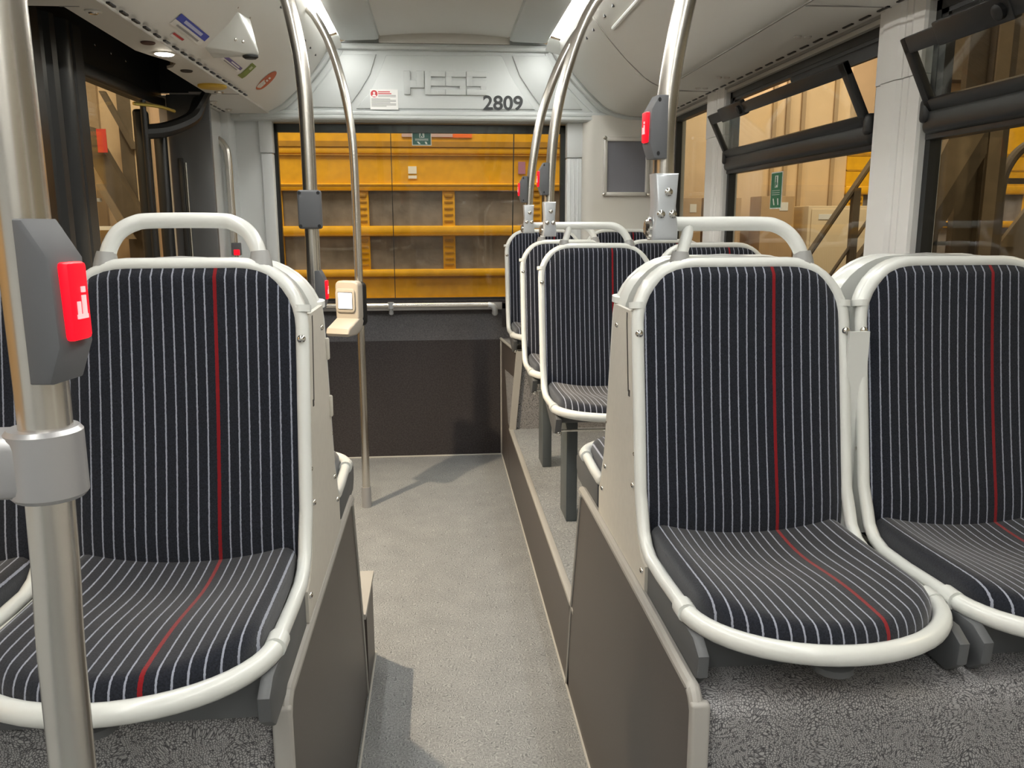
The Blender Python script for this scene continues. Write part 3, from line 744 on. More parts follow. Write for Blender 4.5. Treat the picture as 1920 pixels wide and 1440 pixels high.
        m = MB()
        for s_ in (1, -1):
            x0 = s_*(HW-.032); x1 = s_*(HW-.010)
            m.prism([(-.02, -.012), (-.30, -.014), (-.335, -.03), (-.30, -.085), (-.26, -.095), (-.10, -.045)], 'x', min(x0, x1), max(x0, x1), r=.004)
        m.box(-HW+.02, HW-.02, -.30, -.05, -.05, -.022, .004)
        up_(m).build('support', MIDG, T)
        m = MB(); m.tube([(-HW+.02, -.275, -.082), (HW-.02, -.275, -.082)], .004, 8); up_(m).build('cross_rod', CHROME, T)
        m = MB()
        for s_ in (1, -1): dome(m, (s_*(HW-.025), -.295, -.085), (0, -1, -.2), .010, .8)
        up_(m).each('bolt', CHROME, T)
        if support == 'post':
            m = MB(); m.box(-.135, -.095, -.13, .01, -dz, -.04, .004); up_(m).each('post', POSTG, T)
    return T

XA, XA2, XB, XB2 = .5725, 1.0095, -.4385, -.8755
ZS = .742
seat((XA, 1.45, ZS), 'nearest right aisle seat, pinstriped, with a steel pole clamped to its handle', .648, handle='rail', side=-1, gapfill=True)
seat((XA2, 1.45, ZS), 'nearest right window seat, pinstriped, cut off by the right photo edge', .648)
seat((XA, 1.775, ZS), 'rear facing pinstriped seat back to back with the near right aisle seat', .648, rz=pi)
seat((XA2, 1.775, ZS), 'rear facing pinstriped seat back to back with the near right window seat', .648, rz=pi)
seat((XB, 1.385, ZS+.008), 'pinstriped seat facing us on the left beside the aisle with white loop handle on top', .648, handle='loop', side=1, slack=.02)
seat((XB2, 1.385, ZS+.008), 'pinstriped seat facing us at the far left behind the near steel pole', .648)
seat((XB, 1.735, ZS), 'rear facing pinstriped seat back to back with the left aisle seat', .648, rz=pi)
seat((XB2, 1.735, ZS), 'rear facing pinstriped seat back to back with the far left seat', .648, rz=pi)
seat((XA, 2.925, .735), 'aisle seat on the raised floor closest to us, its grey post in view', .28, handle='rail', support='post')
seat((XA2, 2.925, .735), 'striped window seat next to the closest seat on the raised floor, only its top showing', .28, support='post')
seat((XA, 3.60, .735), 'striped aisle seat in the middle row of the raised floor', .28, handle='rail', support='post')
seat((XA2, 3.60, .735), 'striped window seat in the middle row of the raised floor, mostly hidden', .28, support='post')
seat((XA, 4.46, .775), 'striped seat in the last row on the podium, beside the end window', .685, support='bracket')
seat((XA2, 4.46, .775), 'striped seat in the last row under the framed grey board', .685, support='bracket')

# ------------------------------------------------------------------ grab poles
def stop_box(loc, rz, label, s=1.0, e=.012, kx=.74):
    """housing strapped to the pole; button faces local -x"""
    T = thing('stop_button', loc, label, 'button', 'stop request buttons on the poles', rz)
    T.scale = (kx, 1, 1)
    pg = [(e, .056), (-.012, .056), (-.032, .030), (-.034, -.030), (-.022, -.056), (e, -.056)]
    m = MB(); m.prism([(x*s, z*s) for x, z in pg], 'y', -.021*s, .021*s, r=.003); m.build('housing', GREYP, T)
    m = MB(); m.box(-.041*s, -.028*s, -.012*s, .012*s, -.027*s, .027*s, .003); b = m.build('red_button', REDB, T)
    m = MB()
    m.box(-.0425*s, -.0405*s, -.006*s, .006*s, -.012*s, -.009*s); m.box(-.0425*s, -.0405*s, -.005*s, -.001*s, -.009*s, .004*s); m.box(-.0425*s, -.0405*s, .002*s, .005*s, -.009*s, .000*s); m.box(-.0425*s, -.0405*s, -.005*s, -.001*s, .006*s, .010*s)
    m.build('symbol', PINK, b)
    m = MB()
    for z in (.047, -.047): m.cyl((-.012*s, -.0215*s, z*s), (-.012*s, -.0195*s, z*s), .004*s, 10)
    m.each('screw_recess', BLACK, T)
    return T
def pole(path, r, label, base, parts=None, n=6):
    T = thing('grab_pole', base, label, 'pole')
    m = MB(); m.tube(spline(path, n), r, 20); shift(m, base).build('tube', STEEL, T, ang=60)
    return T
def clamp(T, base, x, y, z0, s=1.0):
    z1 = z0+.122*s
    pg = [(-.024, 0), (.024, 0), (.024, .02), (.019, .062), (.0225, .122), (-.0225, .122), (-.019, .062), (-.024, .02)]
    m = MB(); m.prism([(x+a*s, z0+b*s) for a, b in pg], 'y', y-.026, y+.026, r=.006, seg=3); shift(m, base).build('clamp', SILVER, T)
    m = MB()
    for (a, b) in ((.003, .088), (-.010, .048), (.012, .048)): dome(m, (x+a*s, y-.026, z0+b*s), (0, -1, 0), .0078*s, .5)
    dome(m, (x-.024*s, y, z0+.022), (-1, 0, 0), .020*s, .5); shift(m, base).each('clamp_screw', CHROME, T)

# right-hand poles standing on seat handles
b = (.425, 1.574, 1.30)
T = pole([(.425, 1.574, 1.40), (.425, 1.574, 1.50), (.431, 1.574, 1.58), (.442, 1.574, 1.655), (.458, 1.574, 1.735), (.485, 1.574, 1.85), (.54, 1.574, 1.99), (.63, 1.574, 2.13), (.70, 1.574, 2.20)], .0195, 'curved steel pole rising from the nearest right seat handle', b)
clamp(T, b, .424, 1.566, 1.298)
stop_box((.411, 1.560, 1.502), .12, 'grey stop box with red button on the nearest right hand pole')
b = (.402, 3.035, 1.29)
T = pole([(.402, 3.035, 1.38), (.406, 3.035, 1.50), (.418, 3.035, 1.64), (.440, 3.035, 1.77), (.475, 3.035, 1.894), (.515, 3.035, 2.0), (.566, 3.035, 2.09), (.66, 3.035, 2.19)], .0185, 'curved steel pole on the handle of the closest raised floor seat', b)
clamp(T, b, .402, 3.03, 1.283)
stop_box((.388, 3.025, 1.485), .05, 'grey stop box with red button on the middle right hand pole')
b = (.400, 3.71, 1.30)
T = pole([(.400, 3.71, 1.38), (.408, 3.71, 1.50), (.428, 3.71, 1.645), (.454, 3.71, 1.78), (.490, 3.71, 1.89), (.536, 3.71, 2.0), (.592, 3.71, 2.10), (.66, 3.71, 2.19)], .0185, 'curved steel pole farthest back on the right, by the middle row seat', b)
clamp(T, b, .400, 3.705, 1.287)
stop_box((.384, 3.70, 1.475), .02, 'grey stop box with red button on the farthest right hand pole')

# left pole behind the loop-handle seat
b = (-.3285, 2.25, .277)
T = pole([(-.3285, 2.25, .277), (-.3285, 2.25, 1.2), (-.3285, 2.25, 1.578), (-.332, 2.25, 1.69), (-.342, 2.25, 1.78), (-.362, 2.25, 1.881), (-.40, 2.25, 1.99), (-.465, 2.25, 2.11), (-.56, 2.25, 2.205)], .0188, 'steel pole curving to the ceiling behind the left loop handle seat', b)
J = thing('junction_box', (-.326, 2.219, 1.366), 'flat dark grey box with four corner screws on the left pole', 'box'); J.scale = (1.125, 1, 1.125)
m = MB(); m.box(-.0265, .0265, -.014, .012, -.0435, .0435, .006, 3); m.build('housing', GREYP, J)
m = MB()
for a in (-1, 1):
    for c in (-1, 1): m.cyl((a*.021, -.0145, c*.037), (a*.021, -.012, c*.037), .004, 10)
m.each('screw_recess', BLACK, J)
stop_box((-.318, 2.25, 1.158), pi*.97, 'grey stop box with red button beside the loop handle seat, facing the aisle', .92, .010, .66)

b = (-.362, 3.831, 0)
T = pole([(-.362, 3.831, 0), (-.360, 3.831, .6), (-.360, 3.831, 1.2), (-.362, 3.831, 1.6), (-.375, 3.831, 1.787), (-.403, 3.831, 1.942), (-.449, 3.831, 2.094), (-.505, 3.831, 2.20), (-.56, 3.831, 2.255)], .0185, 'steel pole standing on the aisle floor and carrying the ticket validator', b)
m = MB(); m.tube([(-.362, 3.831, .0), (-.362, 3.831, .10)], .0225, 20); shift(m, b).build('floor_sleeve', SILP, T)

# near pole
b = (-.27, .57, 0)
T = pole([(-.276, .57, 0), (-.2745, .57, .9), (-.270, .57, 1.10), (-.268, .57, 1.17)], .0155, 'thick steel pole closest to us at the left edge of the photo', b)
m = MB(); m.tube([(-.2665, .57, 1.15), (-.266, .57, 1.225), (-.267, .57, 1.465), (-.270, .57, 1.9)], .0168, 24); shift(m, b).build('upper_tube', STEEL, T, ang=60)
m = MB(); m.lathe([(.022, 0), (.0245, .003), (.0245, .046), (.022, .049)], Matrix.Translation((-.268, .57, 1.147)), 28); m.box(-.36, -.268, .548, .592, 1.150, 1.193, .008, 3); shift(m, b).build('clamp', SILP, T)
m = MB(); dome(m, (-.305, .548, 1.172), (0, -1, 0), .007, .5); shift(m, b).each('clamp_screw', CHROME, T)
stop_box((-.2575, .556, 1.282), pi*.955, 'large grey stop box with red button on the nearest left pole', 0.92, -.003, .80)

# end-wall handrail
T = thing('hand_rail', (-.16, 4.655, .88), 'horizontal chrome handrail below the end window', 'rail')
m = MB(); m.tube([(-.80, 4.655, .884), (.29, 4.655, .880)], .0135, 16); shift(m, T.location).build('tube', STEEL, T, ang=60)
m = MB()
for x in (-.75, -.267): m.tube([(x, 4.655, .90), (x, 4.655, .865)], .0175, 14); m.tube([(x, 4.658, .866), (x, 4.675, .835)], [.010, .013], 12)
m.tube(spline([(.275, 4.655, .880), (.298, 4.655, .876), (.312, 4.66, .858), (.316, 4.675, .832)], 5), [.0165]*16, 12); m.lathe([(.018, 0), (.012, .01)], Matrix.Translation((.316, 4.69, .832)) @ Matrix.Rotation(pi/2, 4, 'X')); shift(m, T.location).each('bracket', SILVER, T)
T = thing('door_hand_rail', (-1.07, 4.5, 1.0), 'bent chrome handrail on the left wall behind the grey partition', 'rail')
m = MB(); m.tube(spline([(-1.20, 4.5, 1.765), (-1.115, 4.5, 1.757), (-1.075, 4.5, 1.72), (-1.062, 4.5, 1.66), (-1.06, 4.5, 1.5), (-1.058, 4.5, 1.0), (-1.06, 4.5, .82), (-1.10, 4.5, .75)], 6), .0185, 14); shift(m, T.location).build('tube', STEEL, T, ang=60)
T = thing('stop_button', (-1.04, 4.47, 1.20), 'small grey box with red light low on the bent left wall handrail', 'button')
m = MB(); m.box(-.024, .020, -.02, .02, -.03, .035, .005); m.build('housing', GREYP, T)
m = MB(); m.box(-.012, .018, -.026, -.018, -.028, .0, .003); m.build('red_button', REDB, T)

# validator
T = thing('ticket_validator', (-.398, 3.785, .958), 'beige ticket validator with bright screen on the aisle pole', 'validator', None, math.radians(-24)); T.scale = (.88, .9, .98)
m = MB(); m.prism(rrect(-.066, .066, -.062, .125, .026, 6), 'y', -.035, .02, r=.010, seg=3)
m.prism([(-.13, -.118), (-.14, -.105), (-.13, -.082), (-.035, -.045), (.0, -.03), (.02, -.06), (.0, -.10), (-.05, -.118)], 'x', -.066, .066, r=.010, seg=3)
bd = m.build('body', VAL, T)
m = MB(); m.prism(rrect(-.060, .052, -.018, .090, .02, 5), 'y', -.045, -.03, r=.005, seg=2); m.build('bezel', VAL, bd)
m = MB(); m.box(-.041, .037, -.0475, -.044, 0, .072, .001); m.build('screen', SCREEN, bd)
m = MB(); m.box(-.043, .039, -.0468, -.044, -.003, .075); m.build('screen_surround', BLACK, bd)
m = MB(); m.prism(rrect(-.060, .070, -.085, .118, .024, 6), 'y', .015, .050, r=.006); m.build('rear_cover', BLACK, T)

# ------------------------------------------------------------------ board, signs and stickers
T = thing('display_board', (1.03, 4.598, 1.47), 'empty grey board in an aluminium snap frame on the end wall', 'board')
m = MB(); m.box(.918, 1.145, 4.592, 4.602, 1.49, 1.772); shift(m, T.location).build('panel', BOARD, T)
m = MB()
for (a, b_, c, d) in ((.905, .927, 1.475, 1.787), (1.138, 1.160, 1.475, 1.787), (.905, 1.16, 1.475, 1.497), (.905, 1.16, 1.765, 1.787)): m.box(a, b_, 4.582, 4.600, c, d, .005, 2)
shift(m, T.location).build('frame', ALU, T)
m = MB()
for x in (.910, 1.155):
    for z in (1.482, 1.782): m.lathe([(.010, 0), (.010, .012), (.006, .015)], Matrix.Translation((x, 4.586, z)) @ Matrix.Rotation(pi/2, 4, 'X'), 12)
shift(m, T.location).each('corner_clip', CHROME, T)
def exit_sign(loc, rz, w_, h_, label, base):
    T = thing('exit_sign', loc, label, 'sign', None, rz)
    m = MB(); m.box(-w_/2, w_/2, 0, .0015, -h_, 0); m.build('sheet', PAPER, T)
    m = MB(); m.box(-w_/2+.004, w_/2-.004, -.0008, .0005, -h_+.004, -.004); m.build('green_field', base, T)
    m = MB()
    u = w_/10
    m.box(-u*1.2, u*1.4, -.0014, -.0006, -h_*.42, -h_*.10)
    for i in range(3): m.box(-w_*.34, w_*.34, -.0014, -.0006, -h_*(.50+.055*i)-.0015, -h_*(.50+.055*i))
    m.quad((-w_*.25, -.0014, -h_*.72), (-w_*.15, -.0014, -h_*.72), (-w_*.05, -.0014, -h_*.9), (-w_*.15, -.0014, -h_*.9)); m.quad((w_*.15, -.0014, -h_*.72), (w_*.25, -.0014, -h_*.72), (w_*.3, -.0014, -h_*.9), (w_*.2, -.0014, -h_*.9))
    m.build('white_print', PAPER, T)
    m = MB(); m.lathe([(u*.45, 0), (u*.45, .0005)], Matrix.Translation((0, -.0015, -h_*.15)) @ Matrix.Rotation(pi/2, 4, 'X'), 10)
    m.box(-u*.5, u*.4, -.002, -.0013, -h_*.30, -h_*.18); m.box(-u*.9, -u*.3, -.002, -.0013, -h_*.40, -h_*.28); m.box(u*.1, u*.9, -.002, -.0013, -h_*.36, -h_*.29); m.build('running_figure', base, T)
    return T
exit_sign((-.077, 4.736, 1.822), 0, .106, .072, 'green emergency exit sign at the top of the end window', TEAL)
exit_sign((1.268, 3.09, 1.516), -pi/2, .105, .135, 'green emergency exit sign on the right side window', GREEN)
def cove_sticker(name, y0, y1, d0, d1, m_list, label, oval=False):
    # lies on the left cove; d = distance from centreline
    def pt(d, y, off):
        for (a, b), (c, e) in zip(PROF, PROF[1:]):
            if a <= d <= c:
                t = (d-a)/(c-a); z = b+(e-b)*t-.004; nx, nz = (b-e), -(c-a); l = math.hypot(nx, nz); return Vector((CX-d+abs(nx)/l*off, y, z-abs(nz)/l*off))
    T = thing(name, pt((d0+d1)/2, (y0+y1)/2, .001), label, 'sticker')
    for i, (nm, ma, a0, a1, b0, b1) in enumerate(m_list):
        m = MB(); off = .0015+.0008*i
        if oval:
            ym, dm = (y0+y1)/2, (d0+d1)/2; n = 24
            ring = [pt(dm+(d1-d0)/2*a1*math.cos(2*pi*k/n), ym+(y1-y0)/2*b1*math.sin(2*pi*k/n), off) for k in range(n)] if ma is not PAPER else None
            if ring: m.add(ring, [tuple(range(n))])
            else:
                for k in range(4):
                    dd = dm-.018+.012*k; m.quad(pt(dd, ym-.016, off), pt(dd+.007, ym-.016, off), pt(dd+.007, ym+.016, off), pt(dd, ym+.016, off))
        else:
            N_ = 4
            for k in range(N_):
                q0 = d0+(d1-d0)*(a0+(a1-a0)*k/N_); q1 = d0+(d1-d0)*(a0+(a1-a0)*(k+1)/N_)
                ya, yb_ = y0+(y1-y0)*b0, y0+(y1-y0)*b1
                m.quad(pt(q0, ya, off), pt(q1, ya, off), pt(q1, yb_, off), pt(q0, yb_, off))
        shift(m, T.location).build(nm, ma, T)
cove_sticker('information_sticker', 2.78, 3.10, .824, .862, [('sheet', PAPER, 0, 1, 0, 1), ('blue_band', BLUES, 0, .48, .0, 1), ('white_print', mat('pale_print', (.45, .5, .7), .5), .14, .36, .2, .8), ('dark_print', TXT, .66, .8, .12, .85)], 'white sticker with a blue band on the left ceiling cove')
cove_sticker('warning_sticker', 2.87, 2.975, .874, .884, [('sheet', PAPER, 0, 1.6, 0, 1), ('red_band', REDS, 0, .75, 0, 1)], 'small red sticker below the blue banded sticker')
cove_sticker('information_sticker', 3.36, 3.64, .835, .855, [('sheet', PAPER, 0, 1, 0, 1), ('purple_band', PURP, 0, .5, .0, 1), ('pale_print', PAPER, .15, .35, .4, .85), ('dark_print', TXT, .66, .82, .1, .85)], 'white sticker with a purple band under the camera housing')
cove_sticker('green_sticker', 3.68, 3.76, .803, .865, [('sheet', GRNS, 0, 1, 0, 1), ('pale_print', mat('pale_green_print', (.5, .55, .4), .5), .15, .35, .3, .7)], 'olive green sticker between the purple sticker and the orange oval')
cove_sticker('oval_sticker', 3.975, 4.11, .772, .865, [('sheet', ORNG, 0, 1, 0, 1), ('white_print', PAPER, 0, 1, 0, 1)], 'orange oval sticker on the left cove near the end wall', oval=True)

# camera housing on the left cove
T = thing('camera_housing', (-.73, 3.25, 1.98), 'white wedge shaped camera housing on the left ceiling cove', 'camera')
A_ = Vector((-.675, 3.13, 2.055)); B_ = Vector((-.802, 3.15, 1.937)); C_ = Vector((-.812, 3.31, 1.928)); Dv = Vector((-.665, 3.27, 1.945)); Ev = Vector((-.640, 3.30, 1.938)); Fv = Vector((-.665, 3.29, 2.065)); Gv = Vector((-.72, 3.60, 2.005))
bmx = bmesh.new()
pts = [A_, B_, C_, Dv, Ev, Fv]
vv = [bmx.verts.new(p) for p in pts]
bmesh.ops.convex_hull(bmx, input=vv)
bmesh.ops.bevel(bmx, geom=bmx.edges[:], offset=.006, segments=2, profile=.5, affect='EDGES')
m = MB(); m.bm(bmx); bdy = shift(m, T.location).build('housing', WHITE, T)
m = MB(); m.tube([(-.668, 3.10, 2.068), (-.662, 3.28, 2.072)], .004, 6); m.tube([(-.668, 3.10, 2.068), (-.806, 3.12, 1.94)], .003, 6); m.quad((-.668, 3.10, 2.066), (-.662, 3.28, 2.07), (-.668, 3.28, 2.062), (-.675, 3.10, 2.058)); shift(m, T.location).build('mounting_flange', WHITE, T)
m = MB()
for q in ((-.70, 3.19, 1.972), (-.678, 3.205, 1.968)): dome(m, Vector(q)+Vector((0, 0, 0)), (.45, -.75, .1), .006, .9)
dome(m, (-.668, 3.11, 2.06), (.6, -.4, -.6), .004); dome(m, (-.662, 3.27, 2.063), (.6, -.4, -.6), .004)
shift(m, T.location).each('screw', CHROME, T)
m = MB(); m.lathe([(.026, 0), (.026, .006), (.018, .012)], Matrix.Translation((-.672, 3.288, 1.937)) @ Matrix.Rotation(pi, 4, 'X') @ Matrix.Diagonal((1.1, .8, 1, 1)), 18); shift(m, T.location).build('lens_window', BLACK, T)

# soffit fittings
def disc(name, x, y, r, ma, label, cat, h=.006, z=1.895, ring=None, lens=None):
    T = thing(name, (x, y, z), label, cat)
    m = MB(); m.lathe([(r, 0), (r, -h*.6), (r*.85, -h)], Matrix.Identity(4), 22); m.build('body', ma, T)
    if ring: m = MB(); m.lathe([(r*1.18, 0), (r*1.15, -h*.5), (r*.98, -h*.6)], Matrix.Identity(4), 22); m.build('ring', ring, T)
    if lens: m = MB(); m.lathe([(r*.6, -h), (r*.5, -h*1.5), (.001, -h*1.7)], Matrix.Identity(4), 16); m.build('lens', lens, T)
    return T
disc('downlight', -.905, 3.043, .030, LAMPON, 'lit round downlight in the soffit above the door', 'light', ring=SOFF)
disc('sensor', -.900, 2.866, .022, DARKC, 'reddish dark disc in the soffit nearer us than the lit downlight', 'fitting')
disc('speaker', -.924, 3.362, .022, mat('dark_brown_disc', (.04, .03, .025), .6), 'dark disc in the soffit beyond the lit downlight', 'fitting')
disc('yellow_beacon', -.919, 3.705, .058, YRING, 'flat yellow ring lamp in the soffit near the partition', 'light', .012)
disc('reading_spot', -.932, 3.861, .020, CHROME, 'small chrome spot in the soffit beside the yellow ring', 'light', .008, lens=LAMPON if False else PAPER)
disc('hook_plate', -.912, 2.471, .022, SOFF, 'round soffit fitting nearest us above the black door pillar', 'fitting', lens=CHROME)
disc('reading_spot', -1.033, 4.17, .018, SOFF, 'small pale fitting in the soffit behind the grey partition', 'fitting', lens=CHROME)
disc('reading_spot', -1.028, 4.44, .018, SOFF, 'small pale fitting in the soffit nearest the left end corner', 'fitting', lens=CHROME)
for y, q in ((3.35, 'farther'), (3.62, 'farthest'), (2.62, 'nearest')):
    T = thing('soffit_bolts', (1.13, y, 1.893), '%s pair of small bolts in the right soffit above the windows' % q, 'fitting')
    m = MB(); dome(m, (-.014, 0, 0), (0, 0, -1), .012, .6); dome(m, (.018, 0, 0), (0, 0, -1), .012, .6); m.each('bolt', ALU, T)

# ------------------------------------------------------------------ the hall outside
m = MB(); m.box(-12, 14, -6, 14, -.42, -.36); struct(m.build('floor_hall', CONC))
# yellow vehicle behind the end window
def yellow_vehicle(x0, x1, y, zs, posts, label, loc):
    T = thing('yellow_vehicle', loc, label, 'vehicle')
    m = MB()
    for (a, b, d, r) in zs['bands']: m.box(x0, x1, y-d, y+.5, a, b, r)
    for (p0, p1) in posts: m.box(p0, p1, y-.02, y+.3, zs['w'][0][0], zs['w'][-1][1], .006)
    m.box(x0, x1, y+.3, y+.5, -.2, zs['top']); shift(m, loc).build('body', YEL, T)
    m = MB()
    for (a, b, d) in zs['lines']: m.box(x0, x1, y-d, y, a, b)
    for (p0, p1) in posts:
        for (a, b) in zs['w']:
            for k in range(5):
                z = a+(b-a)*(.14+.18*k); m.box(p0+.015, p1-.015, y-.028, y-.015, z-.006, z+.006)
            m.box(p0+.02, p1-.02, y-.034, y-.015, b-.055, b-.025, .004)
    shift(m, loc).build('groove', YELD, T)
    edges = sorted([x0]+[q for p in posts for q in p]+[x1])
    for i in range(0, len(edges)-1, 2):
        for (a, b) in zs['w']:
            q = MB(); q.box(edges[i], edges[i+1], y+.01, y+.03, a-.005, b+.005); shift(q, loc).build('window', PLASTIC, T)
    return T
Z1 = dict(bands=[(1.965, 2.5, .02, .0), (1.90, 1.955, .015, .012), (1.655, 1.905, .0, 0), (1.60, 1.66, .035, .02), (1.225, 1.312, .06, .03), (.885, .948, .05, .02), (-.2, .89, .0, 0), (.66, .70, .02, .008)],
          lines=[(1.955, 2.0, .024), (1.64, 1.652, .04), (1.885, 1.893, .02), (1.60, 1.606, .04), (1.232, 1.242, .062), (.868, .884, .012)], w=[(.948, 1.228), (1.31, 1.602)], top=2.5)
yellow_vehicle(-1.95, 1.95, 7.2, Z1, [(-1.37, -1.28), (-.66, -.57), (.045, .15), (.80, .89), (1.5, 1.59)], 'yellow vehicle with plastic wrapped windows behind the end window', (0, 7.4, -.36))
m = MB(); m.box(.15, .30, 7.17, 7.178, 2.03, 2.12); m.quad((.05, 7.174, 2.03), (.15, 7.174, 2.03), (.15, 7.174, 2.12), (.10, 7.174, 2.12)); tag(m.build('orange_reflection_patch', mat('reflection_orange', (.85, .16, .02), .5)), 'orange painted window reflection high on the yellow vehicle', 'painted reflection')  # reflection in the end window, painted as an orange patch on the vehicle
m = MB(); m.box(-.28, .14, 7.168, 7.1785, 2.035, 2.075); tag(m.build('lilac_reflection_patch', mat('reflection_lilac', (.5, .36, .36), .5)), 'pale lilac painted window reflection beside the orange one on the yellow vehicle', 'painted reflection')  # lilac part of the same window reflection, painted as a flat band
m = MB(); m.box(-.235, -.165, 7.19, 7.1995, 1.74, 1.80); m.box(-.235, -.165, 7.19, 7.1995, 1.70, 1.725); tag(m.build('white_label', PAPER), 'small white label on the yellow vehicle beside the black wire', 'label')
m = MB(); m.box(.69, .75, 7.19, 7.1995, 1.74, 1.84); tag(m.build('lilac_label', mat('label_lilac', (.40, .18, .30), .5)), 'small lilac label on the right of the yellow vehicle', 'label')
# right: beige cladding, cabinets, yellow vehicle, stairs, steel
m = MB(); m.box(2.0, 4.22, 8.5, 8.55, -.36, 3.2); WH = struct(m.build('wall_hall_right', BEIGE))
m = MB()
for x in (2.35, 2.97, 3.42, 3.56, 3.72, 4.06): m.box(x-.02, x+.02, 8.47, 8.51, -.36, 3.2)
m.build('seam', BEIGED, WH)
m = MB(); m.box(2.0, 10, 10.5, 10.6, -.4, 6); m.box(1.4, 2.02, 8.3, 8.5, -.3, 2.6); struct(m.build('wall_hall_back', BEIGE))
m = MB(); m.box(5.6, 10, 10.2, 10.45, 2.50, 2.70); m.box(5.6, 10, 10.2, 10.45, 3.05, 4.2); tag(m.build('roof_beam', RUST), 'dark steel beams high on the hall wall outside the nearest right window', 'beam')
Z2 = dict(bands=[(1.7, 2.32, .02, 0), (1.62, 1.70, .03, .01), (1.27, 1.34, .05, .02), (.9, .96, .05, .02), (-.2, .95, 0, 0)], lines=[(2.0, 2.03, .024), (1.85, 1.865, .024), (1.615, 1.63, .035)], w=[(.96, 1.27), (1.34, 1.62)], top=2.3)
yellow_vehicle(4.22, 7.2, 8.5, Z2, [(4.25, 4.42), (4.75, 4.83), (5.10, 5.18), (5.45, 5.53), (6.2, 6.28)], 'yellow vehicle seen through the right windows behind the stair rails', (5.6, 8.7, -.36))
T = thing('storage_cabinet', (4.06, 8.2, -.36), 'pale cabinet outside the right window in front of the beige wall', 'cabinet')
m = MB(); m.box(3.62, 4.36, 8.0, 8.4, -.36, 1.49, .01); shift(m, T.location).build('body', CAB, T)
m = MB(); m.box(3.65, 4.33, 7.985, 8.0, -.3, 1.46, .006); shift(m, T.location).build('door', CAB, T)
m = MB(); m.box(3.72, 3.88, 7.98, 7.986, 1.36, 1.41); shift(m, T.location).build('plate', PAPER, T)
for i, (x0, x1, z1, y0, lb) in enumerate(((3.16, 3.50, 1.585, 8.05, 'tall cardboard box left of the pale cabinet outside the right window'), (2.32, 2.58, 1.57, 8.1, 'cardboard box at the left, seen through the rearmost right window'), (2.60, 2.98, 1.57, 8.1, 'cardboard box with a white label seen through the rearmost right window'))):
    T = thing('cardboard_box', ((x0+x1)/2, y0+.15, -.36), lb, 'box')
    m = MB(); m.box(x0, x1, y0, y0+.3, -.36, z1, .006); shift(m, T.location).build('carton', CARD, T)
    m = MB(); m.box(x0+.55*(x1-x0), x0+.8*(x1-x0), y0-.003, y0, z1-.14, z1-.06); shift(m, T.location).build('paper_label', PAPER, T)
T = thing('stair_railing', (3.5, 7, -.36), 'dark sloping stair railing outside the right window', 'railing')
m = MB(); m.tube([(2.6, 7, .15), (3.95, 7, 2.22)], .028, 10); shift(m, T.location).build('top_rail', RUST, T)
for dx in (.16, .36): m = MB(); m.tube([(2.7+dx, 7, .05), (4.0+dx*.9, 7, 2.02)], .016, 8); shift(m, T.location).build('lower_rail', RUST, T)
for x in (3.58, 4.1): m = MB(); m.box(x-.03, x+.03, 6.97, 7.03, -.36, 1.62+.8*(x-3.58)); shift(m, T.location).each('post', RUST, T)
m = MB(); m.prism([(2.9, -.1), (4.4, 2.0), (4.4, 1.55), (3.15, -.36)], 'y', 7.1, 7.2); shift(m, T.location).build('stringer', RUST, T)
T = thing('steel_column', (3.7, 5.55, -.36), 'wide brown steel column with braces outside the right window', 'column')
m = MB(); m.box(3.52, 3.86, 5.50, 5.56, -.36, 3.2); m.box(3.66, 3.74, 5.44, 5.5, -.36, 3.2); shift(m, T.location).each('post', RUST, T)
m = MB(); m.box(3.67, 3.76, 5.42, 5.44, -.36, 3.2); shift(m, T.location).build('flange', RUSTL, T)
m = MB(); m.prism([(3.10, 1.0), (3.24, 1.0), (3.66, 1.78), (3.66, 1.95), (3.55, 1.95)], 'y', 5.42, 5.5); shift(m, T.location).build('brace', RUST, T)
m = MB(); m.prism([(3.05, 1.18), (3.14, 1.10), (3.70, 2.1), (3.45, 2.1)], 'y', 5.36, 5.42); shift(m, T.location).build('outer_brace', RUSTL, T)
m = MB()
for z in (1.315, 1.185, 1.07): m.box(3.1, 3.7, 5.56, 5.6, z-.014, z+.014)
m.box(3.42, 3.46, 5.56, 5.6, .6, 1.32); shift(m, T.location).each('cross_bar', RUST, T)
T = thing('steel_column', (4.3, 5.9, -.36), 'brown steel frame with an arched pipe at the right photo edge', 'column')
m = MB(); m.box(4.02, 4.10, 5.85, 5.95, -.36, 3.2); m.box(4.55, 4.9, 5.85, 5.95, -.36, 3.2); shift(m, T.location).each('post', RUST, T)
m = MB(); m.tube(spline([(4.06, 5.8, 1.0), (4.05, 5.8, 1.55), (4.10, 5.8, 1.75), (4.22, 5.8, 1.87), (4.4, 5.8, 1.90)], 5), .035, 10); m.box(4.05, 4.6, 5.8, 5.84, 1.60, 1.64); shift(m, T.location).build('arched_pipe', RUST, T)
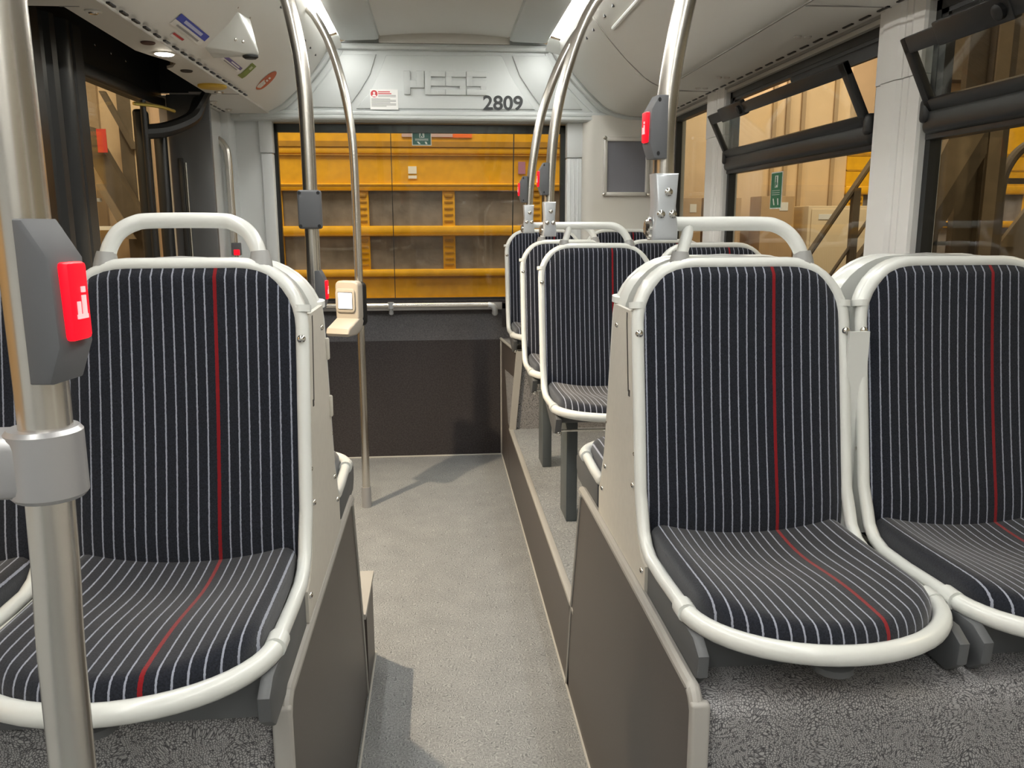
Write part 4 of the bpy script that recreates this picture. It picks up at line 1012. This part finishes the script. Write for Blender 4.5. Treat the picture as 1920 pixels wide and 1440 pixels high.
m = MB(); m.prism([(4.1, 1.15), (4.25, 1.15), (4.75, 1.85), (4.6, 1.85)], 'y', 5.84, 5.88); m.box(4.10, 4.6, 5.9, 5.95, .3, 1.25); shift(m, T.location).build('brace', RUSTL, T)
# left: wall and steelwork beyond the door
m = MB(); m.box(-5.5, -1.5, 8.6, 8.7, -.4, 4.0); m.box(-5.5, -5.4, -2, 8.7, -.4, 4); WHL = struct(m.build('wall_hall_left', BEIGE))
m = MB(); m.box(-3.28, -3.20, 8.55, 8.6, -.4, 4); m.box(-2.98, -2.92, 8.55, 8.6, -.4, 4); m.box(-2.62, -2.56, 8.55, 8.6, -.4, 4); m.build('seam', BEIGED, WHL)
T = thing('steel_truss', (-2.9, 8.0, -.36), 'diagonal brown steel truss seen through the entrance door', 'truss')
m = MB(); m.prism([(-3.20, 2.18), (-3.04, 2.18), (-2.60, 1.30), (-2.78, 1.30)], 'y', 7.9, 8.05); shift(m, T.location).build('brace', RUST, T)
m = MB(); m.prism([(-2.99, 2.5), (-2.94, 2.5), (-2.70, 2.0), (-2.75, 2.0)], 'y', 8.05, 8.1); shift(m, T.location).build('thin_brace', RUST, T)
m = MB(); m.prism([(-3.15, 1.95), (-3.10, 1.95), (-2.72, 1.2), (-2.80, 1.2)], 'y', 7.88, 7.9); shift(m, T.location).each('lower_brace', RUSTL, T)
m = MB(); m.box(-2.86, -2.74, 8.1, 8.2, -.36, 3.4); shift(m, T.location).each('post', RUST, T)
m = MB(); m.box(-2.74, -2.64, 8.1, 8.15, 1.4, 3.2); shift(m, T.location).build('pale_post', BEIGE, T)
m = MB(); m.box(-3.10, -3.01, 7.8, 7.95, 1.53, 1.56); m.box(-3.08, -2.88, 7.8, 7.95, 1.28, 1.315); tag(m.build('shelf_plates', PAPER), 'two pale ledges low beyond the entrance door glass', 'ledge')
m = MB(); m.box(-2.955, -2.875, 8.02, 8.03, 1.95, 2.15); tag(shift(m, (0, .2, 0)).build('red_sign', mat('fire_red', (.6, .05, .03), .5)), 'small red sign on the steelwork beyond the door', 'sign')
